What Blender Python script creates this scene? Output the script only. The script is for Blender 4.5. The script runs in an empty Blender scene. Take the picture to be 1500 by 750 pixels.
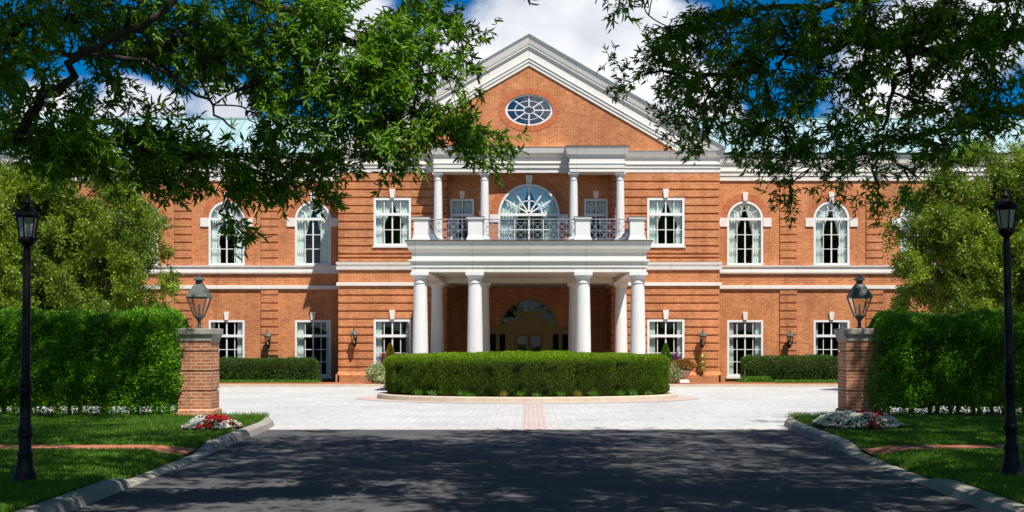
import bpy, math, random
import numpy as np
from math import sin, cos, pi, sqrt, atan2, radians
from mathutils import Vector, Matrix

random.seed(7)
rng = np.random.default_rng(11)
scene = bpy.context.scene
COL = scene.collection

# ------------------------------------------------------------------ camera, sky, sun, exposure
F = 1850.0; CXP = 775.0; HZ = 500.0; EYE = 1.7
cam_d = bpy.data.cameras.new("camera"); cam = bpy.data.objects.new("camera", cam_d); COL.objects.link(cam)
cam.location = (0, 0, EYE); cam.rotation_euler = (radians(90), 0, 0)
cam_d.sensor_width = 36.0; cam_d.lens = 36.0 * F / 1500.0
cam_d.shift_x = (750 - CXP) / 1500.0; cam_d.shift_y = (HZ - 375) / 1500.0
cam_d.clip_end = 3000; cam_d.clip_start = 0.1
scene.camera = cam

SUNV = Vector((0.55, -1.0, 2.04)).normalized()
sun_el = math.asin(SUNV.z); sun_az = atan2(SUNV.x, SUNV.y)
world = bpy.data.worlds.new("World"); scene.world = world; world.use_nodes = True
nt = world.node_tree; nt.nodes.clear()
def N(t, **k):
    n = nt.nodes.new(t)
    for a, b in k.items(): setattr(n, a, b)
    return n
def L(a, b): nt.links.new(a, b)
sky = N('ShaderNodeTexSky'); sky.sky_type = 'NISHITA'; sky.sun_disc = False
sky.sun_elevation = sun_el; sky.sun_rotation = sun_az
sky.air_density = 1.0; sky.dust_density = 0.15; sky.ozone_density = 3.0
tc = N('ShaderNodeTexCoord')
hs = N('ShaderNodeHueSaturation'); hs.inputs['Saturation'].default_value = 1.35; hs.inputs['Value'].default_value = 0.8
tint = N('ShaderNodeMixRGB', blend_type='MULTIPLY'); tint.inputs[0].default_value = 1.0; tint.inputs[2].default_value = (0.48, 0.74, 1.0, 1)
L(sky.outputs[0], tint.inputs[1]); L(tint.outputs[0], hs.inputs['Color'])
bg1 = N('ShaderNodeBackground'); bg1.inputs[1].default_value = 0.078
L(hs.outputs[0], bg1.inputs[0])
mp = N('ShaderNodeMapping'); mp.inputs['Scale'].default_value = (5.5, 5.5, 8.5); L(tc.outputs['Generated'], mp.inputs[0])
nz = N('ShaderNodeTexNoise'); nz.inputs['Scale'].default_value = 1.0; nz.inputs['Detail'].default_value = 9; nz.inputs['Roughness'].default_value = 0.55
L(mp.outputs[0], nz.inputs['Vector'])
# cloud banks standing at fixed bearings: (px, py) of their middle in the photo, angular size, weight
acc = None
def m(op, a, b=None, c=None):
    n = N('ShaderNodeMath', operation=op)
    for i, v in enumerate((a, b, c)):
        if v is None: continue
        if isinstance(v, (int, float)): n.inputs[i].default_value = v
        else: L(v, n.inputs[i])
    return n.outputs[0]
def cdir(px, py): return Vector(((px - CXP) / F, 1.0, (HZ - py) / F)).normalized()
for (px, py, r, w) in [(830, 60, 0.085, 1.0), (720, 90, 0.06, .7), (960, 130, 0.08, 1.0), (690, 170, 0.07, .8), (1040, 190, .05, .7), (205, 190, 0.034, .9), (60, 160, 0.03, .6),
                       (330, 170, 0.03, .5), (1300, 150, 0.07, .9), (1420, 60, 0.06, .6), (1330, 60, .04, .6), (540, 90, .045, .6)]:
    vd = N('ShaderNodeVectorMath', operation='DISTANCE'); L(tc.outputs['Generated'], vd.inputs[0]); vd.inputs[1].default_value = cdir(px, py)
    q = m('MULTIPLY', m('MAXIMUM', m('SUBTRACT', 1.0, m('DIVIDE', vd.outputs['Value'], r * 1.35)), 0.0), w * 0.55)
    acc = q if acc is None else m('MAXIMUM', acc, q)
for (d, r, w) in [((0.10, -1, .18), .42, .335), ((.6, -1, .12), .4, .4), ((-.6, -1, .2), .4, .3)]:  # unseen clouds added behind the camera for reflections
    vd = N('ShaderNodeVectorMath', operation='DISTANCE'); L(tc.outputs['Generated'], vd.inputs[0]); vd.inputs[1].default_value = Vector(d).normalized()
    acc = m('MAXIMUM', acc, m('MULTIPLY', m('MAXIMUM', m('SUBTRACT', 1.0, m('DIVIDE', vd.outputs['Value'], r)), 0.0), w))
tot = m('ADD', nz.outputs['Fac'], acc)
mr = N('ShaderNodeMapRange', interpolation_type='SMOOTHSTEP'); L(tot, mr.inputs[0]); mr.inputs[1].default_value = 0.60; mr.inputs[2].default_value = 0.74
nz2 = N('ShaderNodeTexNoise'); nz2.inputs['Scale'].default_value = 1.6; nz2.inputs['Detail'].default_value = 6; L(mp.outputs[0], nz2.inputs['Vector'])
cr = N('ShaderNodeValToRGB'); L(nz2.outputs['Fac'], cr.inputs[0])
cr.color_ramp.elements[0].position = .36; cr.color_ramp.elements[0].color = (.62, .66, .73, 1)
cr.color_ramp.elements[1].position = .58; cr.color_ramp.elements[1].color = (.95, .96, 1, 1)
bg2 = N('ShaderNodeBackground'); bg2.inputs[1].default_value = 0.80; L(cr.outputs[0], bg2.inputs[0])
mx = N('ShaderNodeMixShader'); L(mr.outputs[0], mx.inputs[0]); L(bg1.outputs[0], mx.inputs[1]); L(bg2.outputs[0], mx.inputs[2])
# (the southern clouds, behind the camera, are added for the window glass to reflect)
wo = N('ShaderNodeOutputWorld'); L(mx.outputs[0], wo.inputs[0])

sd = bpy.data.lights.new("sun", 'SUN'); sd.energy = 5.0; sd.angle = radians(0.53); sd.color = (1.0, 0.955, 0.89)
sun = bpy.data.objects.new("sun", sd); COL.objects.link(sun)
sun.rotation_euler = SUNV.to_track_quat('Z', 'Y').to_euler(); sun.location = (10, -20, 40)

scene.view_settings.view_transform = 'Standard'; scene.view_settings.look = 'None'
scene.view_settings.gamma = 1; scene.view_settings.use_curve_mapping = False
scene.view_settings.exposure = 0.45
scene.render.engine = 'CYCLES'
cy = scene.cycles
cy.max_bounces = 6; cy.diffuse_bounces = 3; cy.glossy_bounces = 3; cy.transmission_bounces = 4; cy.transparent_max_bounces = 10
cy.caustics_reflective = False; cy.caustics_refractive = False
cy.use_denoising = True

# ------------------------------------------------------------------ materials
MATS = {}
class NG:
    def __init__(s, name):
        s.m = bpy.data.materials.new(name); s.m.use_nodes = True; s.t = s.m.node_tree
        s.b = s.t.nodes['Principled BSDF']; s.o = s.t.nodes['Material Output']; MATS[name] = s.m
    def n(s, t, **k):
        x = s.t.nodes.new(t)
        for a, b in k.items():
            if a in x.inputs: x.inputs[a].default_value = b
            else: setattr(x, a, b)
        return x
    def l(s, a, b): s.t.links.new(a, b)
    def coord(s, which='Object'):
        return s.n('ShaderNodeTexCoord').outputs[which]
    def noise(s, vec, scale, detail=4, rough=.55):
        x = s.n('ShaderNodeTexNoise'); x.inputs['Scale'].default_value = scale; x.inputs['Detail'].default_value = detail
        x.inputs['Roughness'].default_value = rough; s.l(vec, x.inputs['Vector']); return x.outputs['Fac']
    def ramp(s, fac, stops):
        x = s.n('ShaderNodeValToRGB'); e = x.color_ramp.elements
        while len(e) < len(stops): e.new(.5)
        for i, (p, c) in enumerate(stops): e[i].position = p; e[i].color = (*c, 1)
        s.l(fac, x.inputs[0]); return x.outputs[0]
    def mix(s, fac, a, b, mode='MIX'):
        x = s.n('ShaderNodeMixRGB', blend_type=mode)
        for i, v in ((0, fac), (1, a), (2, b)):
            if isinstance(v, float) or isinstance(v, int): x.inputs[i].default_value = v
            elif isinstance(v, tuple): x.inputs[i].default_value = (*v, 1) if len(v) == 3 else v
            else: s.l(v, x.inputs[i])
        return x.outputs[0]
    def bump(s, h, strength=.3, dist=.01):
        x = s.n('ShaderNodeBump'); x.inputs['Strength'].default_value = strength; x.inputs['Distance'].default_value = dist
        s.l(h, x.inputs['Height']); s.l(x.outputs[0], s.b.inputs['Normal'])
    def set(s, rough=.6, metal=0.0, spec=.5):
        s.b.inputs['Roughness'].default_value = rough; s.b.inputs['Metallic'].default_value = metal; s.b.inputs['Specular IOR Level'].default_value = spec
        return s

def plain(name, col, rough=.6, metal=0.0, var=.12, scale=6.0, spec=.4, bump=0.0):
    g = NG(name); v = g.coord(); f = g.noise(v, scale, 5)
    lo = tuple(c * (1 - var) for c in col); hi = tuple(min(1, c * (1 + var)) for c in col)
    g.l(g.ramp(f, [(.3, lo), (.7, hi)]), g.b.inputs['Base Color']); g.set(rough, metal, spec)
    if bump: g.bump(f, bump)
    return g.m

def brick(name, c1, c2, mortar, bw=.215, bh=.075, mort=.009, patch=.25, fl=None, horizontal=False, rot=0.0, msmooth=.1):
    g = NG(name); v = g.coord(); sp = g.n('ShaderNodeSeparateXYZ'); g.l(v, sp.inputs[0])
    cb = g.n('ShaderNodeCombineXYZ')
    if horizontal:
        g.l(sp.outputs[0], cb.inputs[0]); g.l(sp.outputs[1], cb.inputs[1])
    else:
        a = g.n('ShaderNodeMath', operation='ADD'); g.l(sp.outputs[0], a.inputs[0]); g.l(sp.outputs[1], a.inputs[1])
        g.l(a.outputs[0], cb.inputs[0]); g.l(sp.outputs[2], cb.inputs[1])
    vec = cb.outputs[0]
    if rot:
        mpn = g.n('ShaderNodeMapping'); mpn.inputs['Rotation'].default_value = (0, 0, rot); g.l(vec, mpn.inputs[0]); vec = mpn.outputs[0]
    b = g.n('ShaderNodeTexBrick'); g.l(vec, b.inputs['Vector'])
    b.inputs['Scale'].default_value = 1; b.inputs['Brick Width'].default_value = bw; b.inputs['Row Height'].default_value = bh
    b.inputs['Mortar Size'].default_value = mort; b.inputs['Mortar Smooth'].default_value = msmooth; b.inputs['Bias'].default_value = 0
    b.inputs['Color1'].default_value = (*c1, 1); b.inputs['Color2'].default_value = (*c2, 1); b.inputs['Mortar'].default_value = (*mortar, 1)
    f = g.noise(v, .45, 6, .6); f2 = g.noise(v, 7.0, 4, .7)
    p = g.ramp(f, [(.3, (1 - patch,) * 3), (.7, (1 + patch * .5, 1 + patch * .55, 1 + patch * .45))])
    p2 = g.ramp(f2, [(.3, (.82, .80, .78)), (.7, (1.12, 1.14, 1.16))])
    col = g.mix(1.0, g.mix(1.0, b.outputs['Color'], p, 'MULTIPLY'), p2, 'MULTIPLY')
    # faint pale bloom and soot patches at a larger scale
    f3 = g.noise(v, 1.3, 7, .65)
    if not horizontal:
        ms_ = g.n('ShaderNodeMapping'); ms_.inputs['Scale'].default_value = (1.6, 1.6, .16); g.l(v, ms_.inputs[0])
        col = g.mix(1.0, col, g.ramp(g.noise(ms_.outputs[0], 1.5, 6, .6), [(.32, (.80, .78, .77)), (.55, (1.03, 1.03, 1.03))]), 'MULTIPLY')
    col = g.mix(g.ramp(f3, [(.56, (0, 0, 0)), (.75, (.30, .30, .30))]), col, mortar)
    g.l(col, g.b.inputs['Base Color']); g.set(.85, 0, .2)
    inv = g.n('ShaderNodeMath', operation='SUBTRACT'); inv.inputs[0].default_value = 1; g.l(b.outputs['Fac'], inv.inputs[1])
    g.bump(inv.outputs[0], .35, .006)
    return g.m

M = {}
M['brick'] = brick('orange_brick', (.50, .155, .056), (.65, .24, .088), (.64, .34, .18), patch=.26)
M['brick_dark'] = brick('soldier_brick', (.47, .12, .045), (.54, .155, .055), (.55, .28, .14), bw=.075, bh=.24, patch=.12)
M['pier_brick'] = brick('pier_brick', (.42, .125, .06), (.58, .21, .095), (.56, .42, .30), bw=.205, bh=.072, mort=.010, patch=.3)
M['walk_brick'] = brick('walk_brick', (.40, .12, .06), (.48, .17, .09), (.34, .18, .11), bw=.2, bh=.1, horizontal=True)
M['paver'] = brick('pale_paver', (.46, .455, .445), (.53, .525, .51), (.425, .42, .41), bw=.30, bh=.15, mort=.009, patch=.14, horizontal=True, rot=radians(90))
M['pink_paver'] = brick('pink_paver', (.50, .39, .355), (.56, .45, .41), (.40, .30, .27), bw=.2, bh=.1, mort=.007, patch=.1, horizontal=True, rot=radians(90))

def stone(name, col, rough=.6):
    g = NG(name); v = g.coord()
    mpn = g.n('ShaderNodeMapping'); mpn.inputs['Scale'].default_value = (1.0, 1.0, .18); g.l(v, mpn.inputs[0])
    f = g.noise(v, 1.7, 6); s = g.noise(mpn.outputs[0], 6.0, 5, .65)
    a = g.ramp(f, [(.3, tuple(c * .93 for c in col)), (.7, col)])
    st = g.ramp(s, [(.25, (.92, .91, .88)), (.5, (1, 1, 1))])
    c0 = g.mix(1.0, a, st, 'MULTIPLY')
    sp = g.n('ShaderNodeSeparateXYZ'); g.l(v, sp.inputs[0]); cb = g.n('ShaderNodeCombineXYZ'); g.l(sp.outputs[0], cb.inputs[0]); g.l(sp.outputs[1], cb.inputs[1])
    bt = g.n('ShaderNodeTexBrick'); g.l(cb.outputs[0], bt.inputs['Vector']); bt.offset = 0; bt.inputs['Scale'].default_value = 1; bt.inputs['Brick Width'].default_value = 1.86; bt.inputs['Row Height'].default_value = 500
    bt.inputs['Mortar Size'].default_value = .008; bt.inputs['Color1'].default_value = (1, 1, 1, 1); bt.inputs['Color2'].default_value = (.95, .94, .93, 1); bt.inputs['Mortar'].default_value = (.60, .57, .52, 1)
    g.l(g.mix(1.0 if rough > .5 else 0.0, c0, bt.outputs['Color'], 'MULTIPLY'), g.b.inputs['Base Color']); g.set(rough, 0, .35); g.bump(f, .05)
    return g.m
M['stone'] = stone('pale_cast_stone', (.81, .77, .70))
M['paint'] = stone('white_paint', (.80, .785, .75), .45)
M['frame'] = plain('window_paint', (.80, .79, .77), .4, var=.03)
M['soffit'] = plain('soffit_paint', (.66, .60, .47), .6, var=.05)
M['lead'] = plain('lead_flashing', (.10, .075, .07), .5, .3)
M['roof'] = None
g = NG('patina_copper'); v = g.coord()
mpn = g.n('ShaderNodeMapping'); mpn.inputs['Scale'].default_value = (1.0, .2, .2); g.l(v, mpn.inputs[0])
f = g.noise(mpn.outputs[0], 2.0, 7, .65)
g.l(g.ramp(f, [(.25, (.23, .34, .35)), (.5, (.31, .43, .45)), (.8, (.39, .50, .52))]), g.b.inputs['Base Color']); g.set(.5, 0, .4); g.bump(f, .1); M['roof'] = g.m
M['seam'] = plain('copper_seam', (.20, .36, .34), .5)
M['gutter'] = plain('dark_green_gutter', (.03, .10, .09), .5)
M['iron'] = plain('pale_blue_iron', (.26, .30, .36), .5, .1)
M['black'] = plain('black_cast_iron', (.006, .006, .007), .5, .0, spec=.22, bump=.05, scale=30)
M['patina'] = plain('lantern_copper', (.085, .10, .088), .55, .1, var=.35, scale=14)
M['curtain'] = plain('pale_curtain', (.80, .87, .82), .9, var=.05, spec=.1)
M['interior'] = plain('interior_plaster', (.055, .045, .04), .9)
M['cream'] = plain('cream_woodwork', (.27, .20, .06), .55)
M['kerb'] = None
g = NG('concrete'); v = g.coord(); f = g.noise(v, 3, 8, .7); f2 = g.noise(v, 60, 3)
g.l(g.mix(1.0, g.ramp(f, [(.3, (.24, .22, .185)), (.7, (.40, .37, .31))]), g.ramp(f2, [(.3, (.85,) * 3), (.7, (1.1,) * 3)]), 'MULTIPLY'), g.b.inputs['Base Color']); g.set(.85, 0, .2); g.bump(f2, .3, .004); M['kerb'] = g.m
g = NG('island_kerb_stone'); v = g.coord(); f = g.noise(v, 4, 8, .7)
g.l(g.ramp(f, [(.3, (.46, .38, .28)), (.7, (.58, .50, .38))]), g.b.inputs['Base Color']); g.set(.8, 0, .2); M['ikerb'] = g.m
g = NG('asphalt'); v = g.coord(); f = g.noise(v, 1.1, 6, .65); f2 = g.noise(v, 140, 2, .8)
vor = g.n('ShaderNodeTexVoronoi', feature='DISTANCE_TO_EDGE'); vor.inputs['Scale'].default_value = .33
mpv = g.n('ShaderNodeMapping'); g.l(v, mpv.inputs[0]); nzv = g.n('ShaderNodeTexNoise'); nzv.inputs['Scale'].default_value = 1.6; g.l(v, nzv.inputs['Vector'])
av = g.mix(.25, v, nzv.outputs['Color']); g.l(av, vor.inputs['Vector'])
crk = g.ramp(vor.outputs['Distance'], [(.0, (.80,) * 3), (.006, (1,) * 3)])
c = g.mix(1.0, g.ramp(f, [(.3, (.062, .062, .065)), (.7, (.090, .090, .090))]), g.ramp(f2, [(.25, (.72,) * 3), (.75, (1.3,) * 3)]), 'MULTIPLY')
g.l(g.mix(1.0, c, crk, 'MULTIPLY'), g.b.inputs['Base Color']); g.set(.9, 0, .25); g.bump(f2, .5, .004); M['asphalt'] = g.m
g = NG('lawn_soil'); v = g.coord(); f = g.noise(v, 2.5, 7, .65); f2 = g.noise(v, 40, 3, .7)
g.l(g.mix(1.0, g.ramp(f, [(.3, (.022, .045, .010)), (.7, (.045, .085, .016))]), g.ramp(f2, [(.3, (.7,) * 3), (.7, (1.2,) * 3)]), 'MULTIPLY'), g.b.inputs['Base Color']); g.set(.95, 0, .1); g.bump(f2, .6, .02); M['soil'] = g.m
g = NG('bark_mulch'); v = g.coord(); f = g.noise(v, 28, 5, .75)
g.l(g.ramp(f, [(.3, (.035, .018, .010)), (.7, (.16, .085, .045))]), g.b.inputs['Base Color']); g.set(.95, 0, .1); g.bump(f, .8, .03); M['mulch'] = g.m
g = NG('bark'); v = g.coord(); mpn = g.n('ShaderNodeMapping'); mpn.inputs['Scale'].default_value = (1, 1, .25); g.l(v, mpn.inputs[0]); f = g.noise(mpn.outputs[0], 16, 6, .7)
g.l(g.ramp(f, [(.3, (.022, .018, .014)), (.7, (.085, .070, .055))]), g.b.inputs['Base Color']); g.set(.95, 0, .1); g.bump(f, .8, .03); M['bark'] = g.m
M['twig'] = plain('hedge_twigs', (.035, .030, .016), 1.0, spec=.0)
M['brass'] = plain('aged_brass', (.42, .33, .08), .35, .7, var=.35, scale=25)
M['terracotta'] = plain('white_planter', (.62, .58, .52), .6)

def leafmat(name, c0, c1, trans=.30, rough=.45, spec=.35):
    g = NG(name)
    at = g.n('ShaderNodeAttribute'); at.attribute_name = 'tint'
    col = g.ramp(at.outputs['Fac'], [(0, c0), (1, c1)])
    g.l(col, g.b.inputs['Base Color']); g.set(rough, 0, spec)
    tr = g.n('ShaderNodeBsdfTranslucent')
    tcx = g.mix(1.0, col, (1.25, 1.45, .5), 'MULTIPLY'); g.l(tcx, tr.inputs[0])
    ms = g.n('ShaderNodeMixShader'); ms.inputs[0].default_value = trans
    g.l(g.b.outputs[0], ms.inputs[1]); g.l(tr.outputs[0], ms.inputs[2]); g.l(ms.outputs[0], g.o.inputs[0])
    return g.m
M['oak'] = leafmat('oak_leaf', (.030, .085, .008), (.25, .44, .028), .42)
M['maple'] = leafmat('tree_leaf_yellow_green', (.035, .080, .007), (.28, .37, .024), .32)
M['holly'] = leafmat('hedge_leaf', (.024, .095, .006), (.21, .46, .018), .28, .5)
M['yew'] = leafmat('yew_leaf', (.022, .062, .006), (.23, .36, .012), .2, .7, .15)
M['box'] = leafmat('box_leaf', (.030, .080, .012), (.085, .17, .022), .2)
M['grass'] = leafmat('grass_blade', (.045, .12, .010), (.16, .33, .022), .35)
M['ivy'] = leafmat('ground_cover_leaf', (.06, .17, .010), (.12, .28, .02), .3)
M['gold'] = leafmat('golden_conifer_leaf', (.12, .16, .012), (.38, .26, .025), .2)
M['varieg'] = leafmat('variegated_leaf', (.16, .24, .08), (.62, .66, .42), .2)
M['purple'] = leafmat('purple_leaf', (.10, .02, .09), (.28, .08, .26), .2)
M['russet'] = leafmat('russet_leaf', (.12, .14, .02), (.38, .10, .02), .2)
M['redpetal'] = leafmat('red_petal', (.42, .010, .018), (.62, .03, .04), .15)
M['whitepetal'] = leafmat('white_petal', (.62, .62, .60), (.82, .82, .80), .15)
M['flowerleaf'] = leafmat('bedding_leaf', (.02, .05, .012), (.07, .12, .03), .15)

def glass(name, tintc, ior=1.7, rough=.02, refl=1.0):
    g = NG(name)
    fr = g.n('ShaderNodeFresnel'); ge = g.n('ShaderNodeNewGeometry'); im = g.n('ShaderNodeMix'); im.data_type = 'FLOAT'
    g.l(ge.outputs['Backfacing'], im.inputs[0]); im.inputs[2].default_value = ior; im.inputs[3].default_value = 1 / ior; g.l(im.outputs[0], fr.inputs['IOR'])
    v = g.coord(); f = g.noise(v, 1.8, 2)
    bp = g.n('ShaderNodeBump'); bp.inputs['Strength'].default_value = .05; bp.inputs['Distance'].default_value = .05; g.l(f, bp.inputs['Height'])
    gl = g.n('ShaderNodeBsdfGlossy'); gl.inputs['Roughness'].default_value = rough; gl.inputs['Color'].default_value = (refl, refl, refl, 1); g.l(bp.outputs[0], gl.inputs['Normal'])
    tp = g.n('ShaderNodeBsdfTransparent'); tp.inputs[0].default_value = (*tintc, 1)
    ms = g.n('ShaderNodeMixShader'); g.l(fr.outputs[0], ms.inputs[0]); g.l(tp.outputs[0], ms.inputs[1]); g.l(gl.outputs[0], ms.inputs[2]); g.l(ms.outputs[0], g.o.inputs[0])
    return g.m
M['glass'] = glass('window_glass', (.92, .97, .95), 1.5)
M['skyglass'] = glass('coated_window_glass', (.85, .93, .95), 2.5)
M['lampglass'] = glass('lantern_glass', (.84, .83, .80), 1.5)
M['frost'] = plain('frosted_lamp_glass', (.42, .44, .43), .35, var=.05)
M['candle'] = plain('lamp_tube', (.8, .78, .7), .4)

# ------------------------------------------------------------------ mesh helpers
class MB:
    def __init__(s): s.v = []; s.f = []
    def poly(s, pts):
        i = len(s.v); s.v += [tuple(p) for p in pts]; s.f.append(tuple(range(i, i + len(pts)))); return s
    def add(s, vs, fs):
        i = len(s.v); s.v += [tuple(p) for p in vs]; s.f += [tuple(a + i for a in f) for f in fs]; return s
    def box(s, x0, x1, y0, y1, z0, z1):
        return s.add([(x0, y0, z0), (x1, y0, z0), (x1, y1, z0), (x0, y1, z0), (x0, y0, z1), (x1, y0, z1), (x1, y1, z1), (x0, y1, z1)],
                     [(0, 3, 2, 1), (4, 5, 6, 7), (0, 1, 5, 4), (1, 2, 6, 5), (2, 3, 7, 6), (3, 0, 4, 7)])
    def bar(s, a, b, w, y0, y1):
        """flat bar in the XZ plane from a to b, width w, between y0 and y1"""
        ax, az = a; bx, bz = b; d = math.hypot(bx - ax, bz - az) or 1e-6; nx, nz_ = -(bz - az) / d * w / 2, (bx - ax) / d * w / 2
        q = [(ax + nx, az + nz_), (ax - nx, az - nz_), (bx - nx, bz - nz_), (bx + nx, bz + nz_)]
        return s.prism_xz(q, y0, y1)
    def prism_xz(s, q, y0, y1):
        n = len(q); vs = [(x, y0, z) for x, z in q] + [(x, y1, z) for x, z in q]
        fs = [tuple(range(n)), tuple(range(2 * n - 1, n - 1, -1))] + [(i, i + n, (i + 1) % n + n, (i + 1) % n) for i in range(n)]
        return s.add(vs, fs)
    def ring(s, cx, cz, r0, r1, a0, a1, y0, y1, n=24, sx=1.0, sz=1.0):
        vs = []; fs = []
        for i in range(n + 1):
            a = a0 + (a1 - a0) * i / n
            for r in (r0, r1):
                for y in (y0, y1): vs.append((cx + cos(a) * r * sx, y, cz + sin(a) * r * sz))
        for i in range(n):
            b = i * 4; c_ = b + 4
            fs += [(b, c_, c_ + 2, b + 2), (b + 1, b + 3, c_ + 3, c_ + 1), (b, b + 1, c_ + 1, c_), (b + 2, c_ + 2, c_ + 3, b + 3)]
        fs += [(0, 2, 3, 1), (n * 4, n * 4 + 1, n * 4 + 3, n * 4 + 2)]
        return s.add(vs, fs)
    def lathe(s, cx, cy_, prof, n=32, rot=0.0):
        vs = []; fs = []
        for r, z in prof:
            for i in range(n):
                a = 2 * pi * i / n + rot; vs.append((cx + cos(a) * r, cy_ + sin(a) * r, z))
        for j in range(len(prof) - 1):
            for i in range(n):
                k = (i + 1) % n; fs.append((j * n + i, j * n + k, (j + 1) * n + k, (j + 1) * n + i))
        fs.append(tuple(range(n - 1, -1, -1))); t = (len(prof) - 1) * n; fs.append(tuple(range(t, t + n)))
        return s.add(vs, fs)
    def tube(s, pts, rads, n=8):
        pts = [Vector(p) for p in pts]; vs = []; fs = []
        up = Vector((.13, .31, .94))
        for i, p in enumerate(pts):
            d = (pts[min(i + 1, len(pts) - 1)] - pts[max(i - 1, 0)]).normalized()
            a = d.cross(up); a = a.normalized() if a.length > 1e-4 else Vector((1, 0, 0)); b = d.cross(a)
            for k in range(n):
                t = 2 * pi * k / n; vs.append(p + (a * cos(t) + b * sin(t)) * rads[i])
        for i in range(len(pts) - 1):
            for k in range(n):
                q = (k + 1) % n; fs.append((i * n + k, i * n + q, (i + 1) * n + q, (i + 1) * n + k))
        fs.append(tuple(range(n))); fs.append(tuple(range((len(pts) - 1) * n, len(pts) * n))[::-1])
        return s.add(vs, fs)
    def mould(s, x0, x1, y0, y1, prof, back=False):
        """moulding round a rectangular plan: prof = [(projection, z)...] from bottom to top"""
        vs = []; fs = []
        for d, z in prof:
            yb = y1 if back is False else y1 + d
            vs += [(x0 - d, y0 - d, z), (x1 + d, y0 - d, z), (x1 + d, yb, z), (x0 - d, yb, z)]
        for j in range(len(prof) - 1):
            for i in range(4):
                k = (i + 1) % 4; fs.append((j * 4 + i, j * 4 + k, (j + 1) * 4 + k, (j + 1) * 4 + i))
        fs.append((3, 2, 1, 0)); t = (len(prof) - 1) * 4; fs.append((t, t + 1, t + 2, t + 3))
        return s.add(vs, fs)
    def run(s, x0, x1, yback, prof):
        """straight moulding along X, prof = [(y, z)...] closed against yback"""
        n = len(prof); pr = list(prof) + [(yback, prof[-1][1]), (yback, prof[0][1])]; n = len(pr)
        vs = [(x0, y, z) for y, z in pr] + [(x1, y, z) for y, z in pr]
        fs = [tuple(range(n))[::-1], tuple(range(n, 2 * n))] + [(i, (i + 1) % n, (i + 1) % n + n, i + n) for i in range(n)]
        return s.add(vs, fs)
    def build(s, name, mat, parent=None, smooth=False, bevel=0.0, loc=None):
        me = bpy.data.meshes.new(name); me.from_pydata(s.v, [], s.f); me.validate(); me.update()
        if isinstance(mat, (list, tuple)): mat = mat[0]
        me.materials.append(mat)
        o = bpy.data.objects.new(name, me); COL.objects.link(o)
        if parent is not None: o.parent = parent
        if loc is not None: o.location = loc
        import bmesh
        bm = bmesh.new(); bm.from_mesh(me)
        bmesh.ops.recalc_face_normals(bm, faces=bm.faces[:]); bm.to_mesh(me); bm.free()
        if smooth:
            me.shade_smooth(); me.set_sharp_from_angle(angle=radians(38))
        if bevel:
            b = o.modifiers.new('bevel', 'BEVEL'); b.width = bevel; b.segments = 2; b.limit_method = 'ANGLE'
        return o

def tag(o, label=None, cat=None, group=None, kind=None):
    if label: o['label'] = label
    if cat: o['category'] = cat
    if group: o['group'] = group
    if kind: o['kind'] = kind
    return o
def thing(name, label, cat, loc=(0, 0, 0), group=None, rz=0):
    o = bpy.data.objects.new(name, None); COL.objects.link(o); o.location = loc; o.rotation_euler = (0, 0, rz); o.empty_display_size = .3
    return tag(o, label, cat, group)
def copy_tree(o, parent=None):
    c = o.copy(); COL.objects.link(c); c.parent = parent
    for ch in [x for x in o.children]: copy_tree(ch, c)
    return c

# ------------------------------------------------------------------ leaf clouds
def leaf_mesh(name, pos, dr, ln, wd, mat, parent=None, fold=.25, simple=False, tintv=None, loc=None):
    pos = np.asarray(pos, float); n = len(pos); dr = np.asarray(dr, float)
    dr = dr / (np.linalg.norm(dr, axis=1, keepdims=True) + 1e-9)
    up = rng.normal(size=(n, 3)); up[:, 2] += .6
    sd_ = np.cross(dr, up); sd_ /= (np.linalg.norm(sd_, axis=1, keepdims=True) + 1e-9)
    nm = np.cross(sd_, dr)
    ln = np.broadcast_to(ln, n)[:, None]; wd = np.broadcast_to(wd, n)[:, None]
    if simple:
        V = np.stack([pos, pos + dr * ln * .5 + sd_ * wd * .5 + nm * ln * .06, pos + dr * ln, pos + dr * ln * .5 - sd_ * wd * .5 + nm * ln * .06], 1); k = 4
        loops = (np.arange(n)[:, None] * 4 + np.arange(4)).ravel(); nf = n
    else:
        h = nm * wd * fold
        V = np.stack([pos, pos + dr * ln * .3 + sd_ * wd * .5 + h, pos + dr * ln * .7 + sd_ * wd * .36 + h * .8 - nm * ln * .03, pos + dr * ln - nm * ln * .10,
                      pos + dr * ln * .7 - sd_ * wd * .36 + h * .8 - nm * ln * .03, pos + dr * ln * .3 - sd_ * wd * .5 + h], 1); k = 6
        idx = np.array([0, 1, 2, 3, 0, 3, 4, 5]); loops = (np.arange(n)[:, None] * 6 + idx).ravel(); nf = 2 * n
    me = bpy.data.meshes.new(name)
    me.vertices.add(n * k); me.vertices.foreach_set('co', V.reshape(-1).astype(np.float32))
    me.loops.add(len(loops)); me.loops.foreach_set('vertex_index', loops.astype(np.int32))
    me.polygons.add(nf); me.polygons.foreach_set('loop_start', (np.arange(nf) * 4).astype(np.int32)); 
    me.update(calc_edges=True)
    t = rng.random(n) if tintv is None else np.clip(tintv, 0, 1)
    at = me.attributes.new('tint', 'FLOAT', 'POINT'); at.data.foreach_set('value', np.repeat(t, k).astype(np.float32))
    me.materials.append(mat)
    o = bpy.data.objects.new(name, me); COL.objects.link(o)
    if parent is not None: o.parent = parent
    if loc is not None: o.location = loc
    return o
def rand_dirs(n):
    d = rng.normal(size=(n, 3)); return d / np.linalg.norm(d, axis=1, keepdims=True)

def W(px, py, Z): return ((px - CXP) * Z / F, Z, EYE + (HZ - py) * Z / F)
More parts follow.
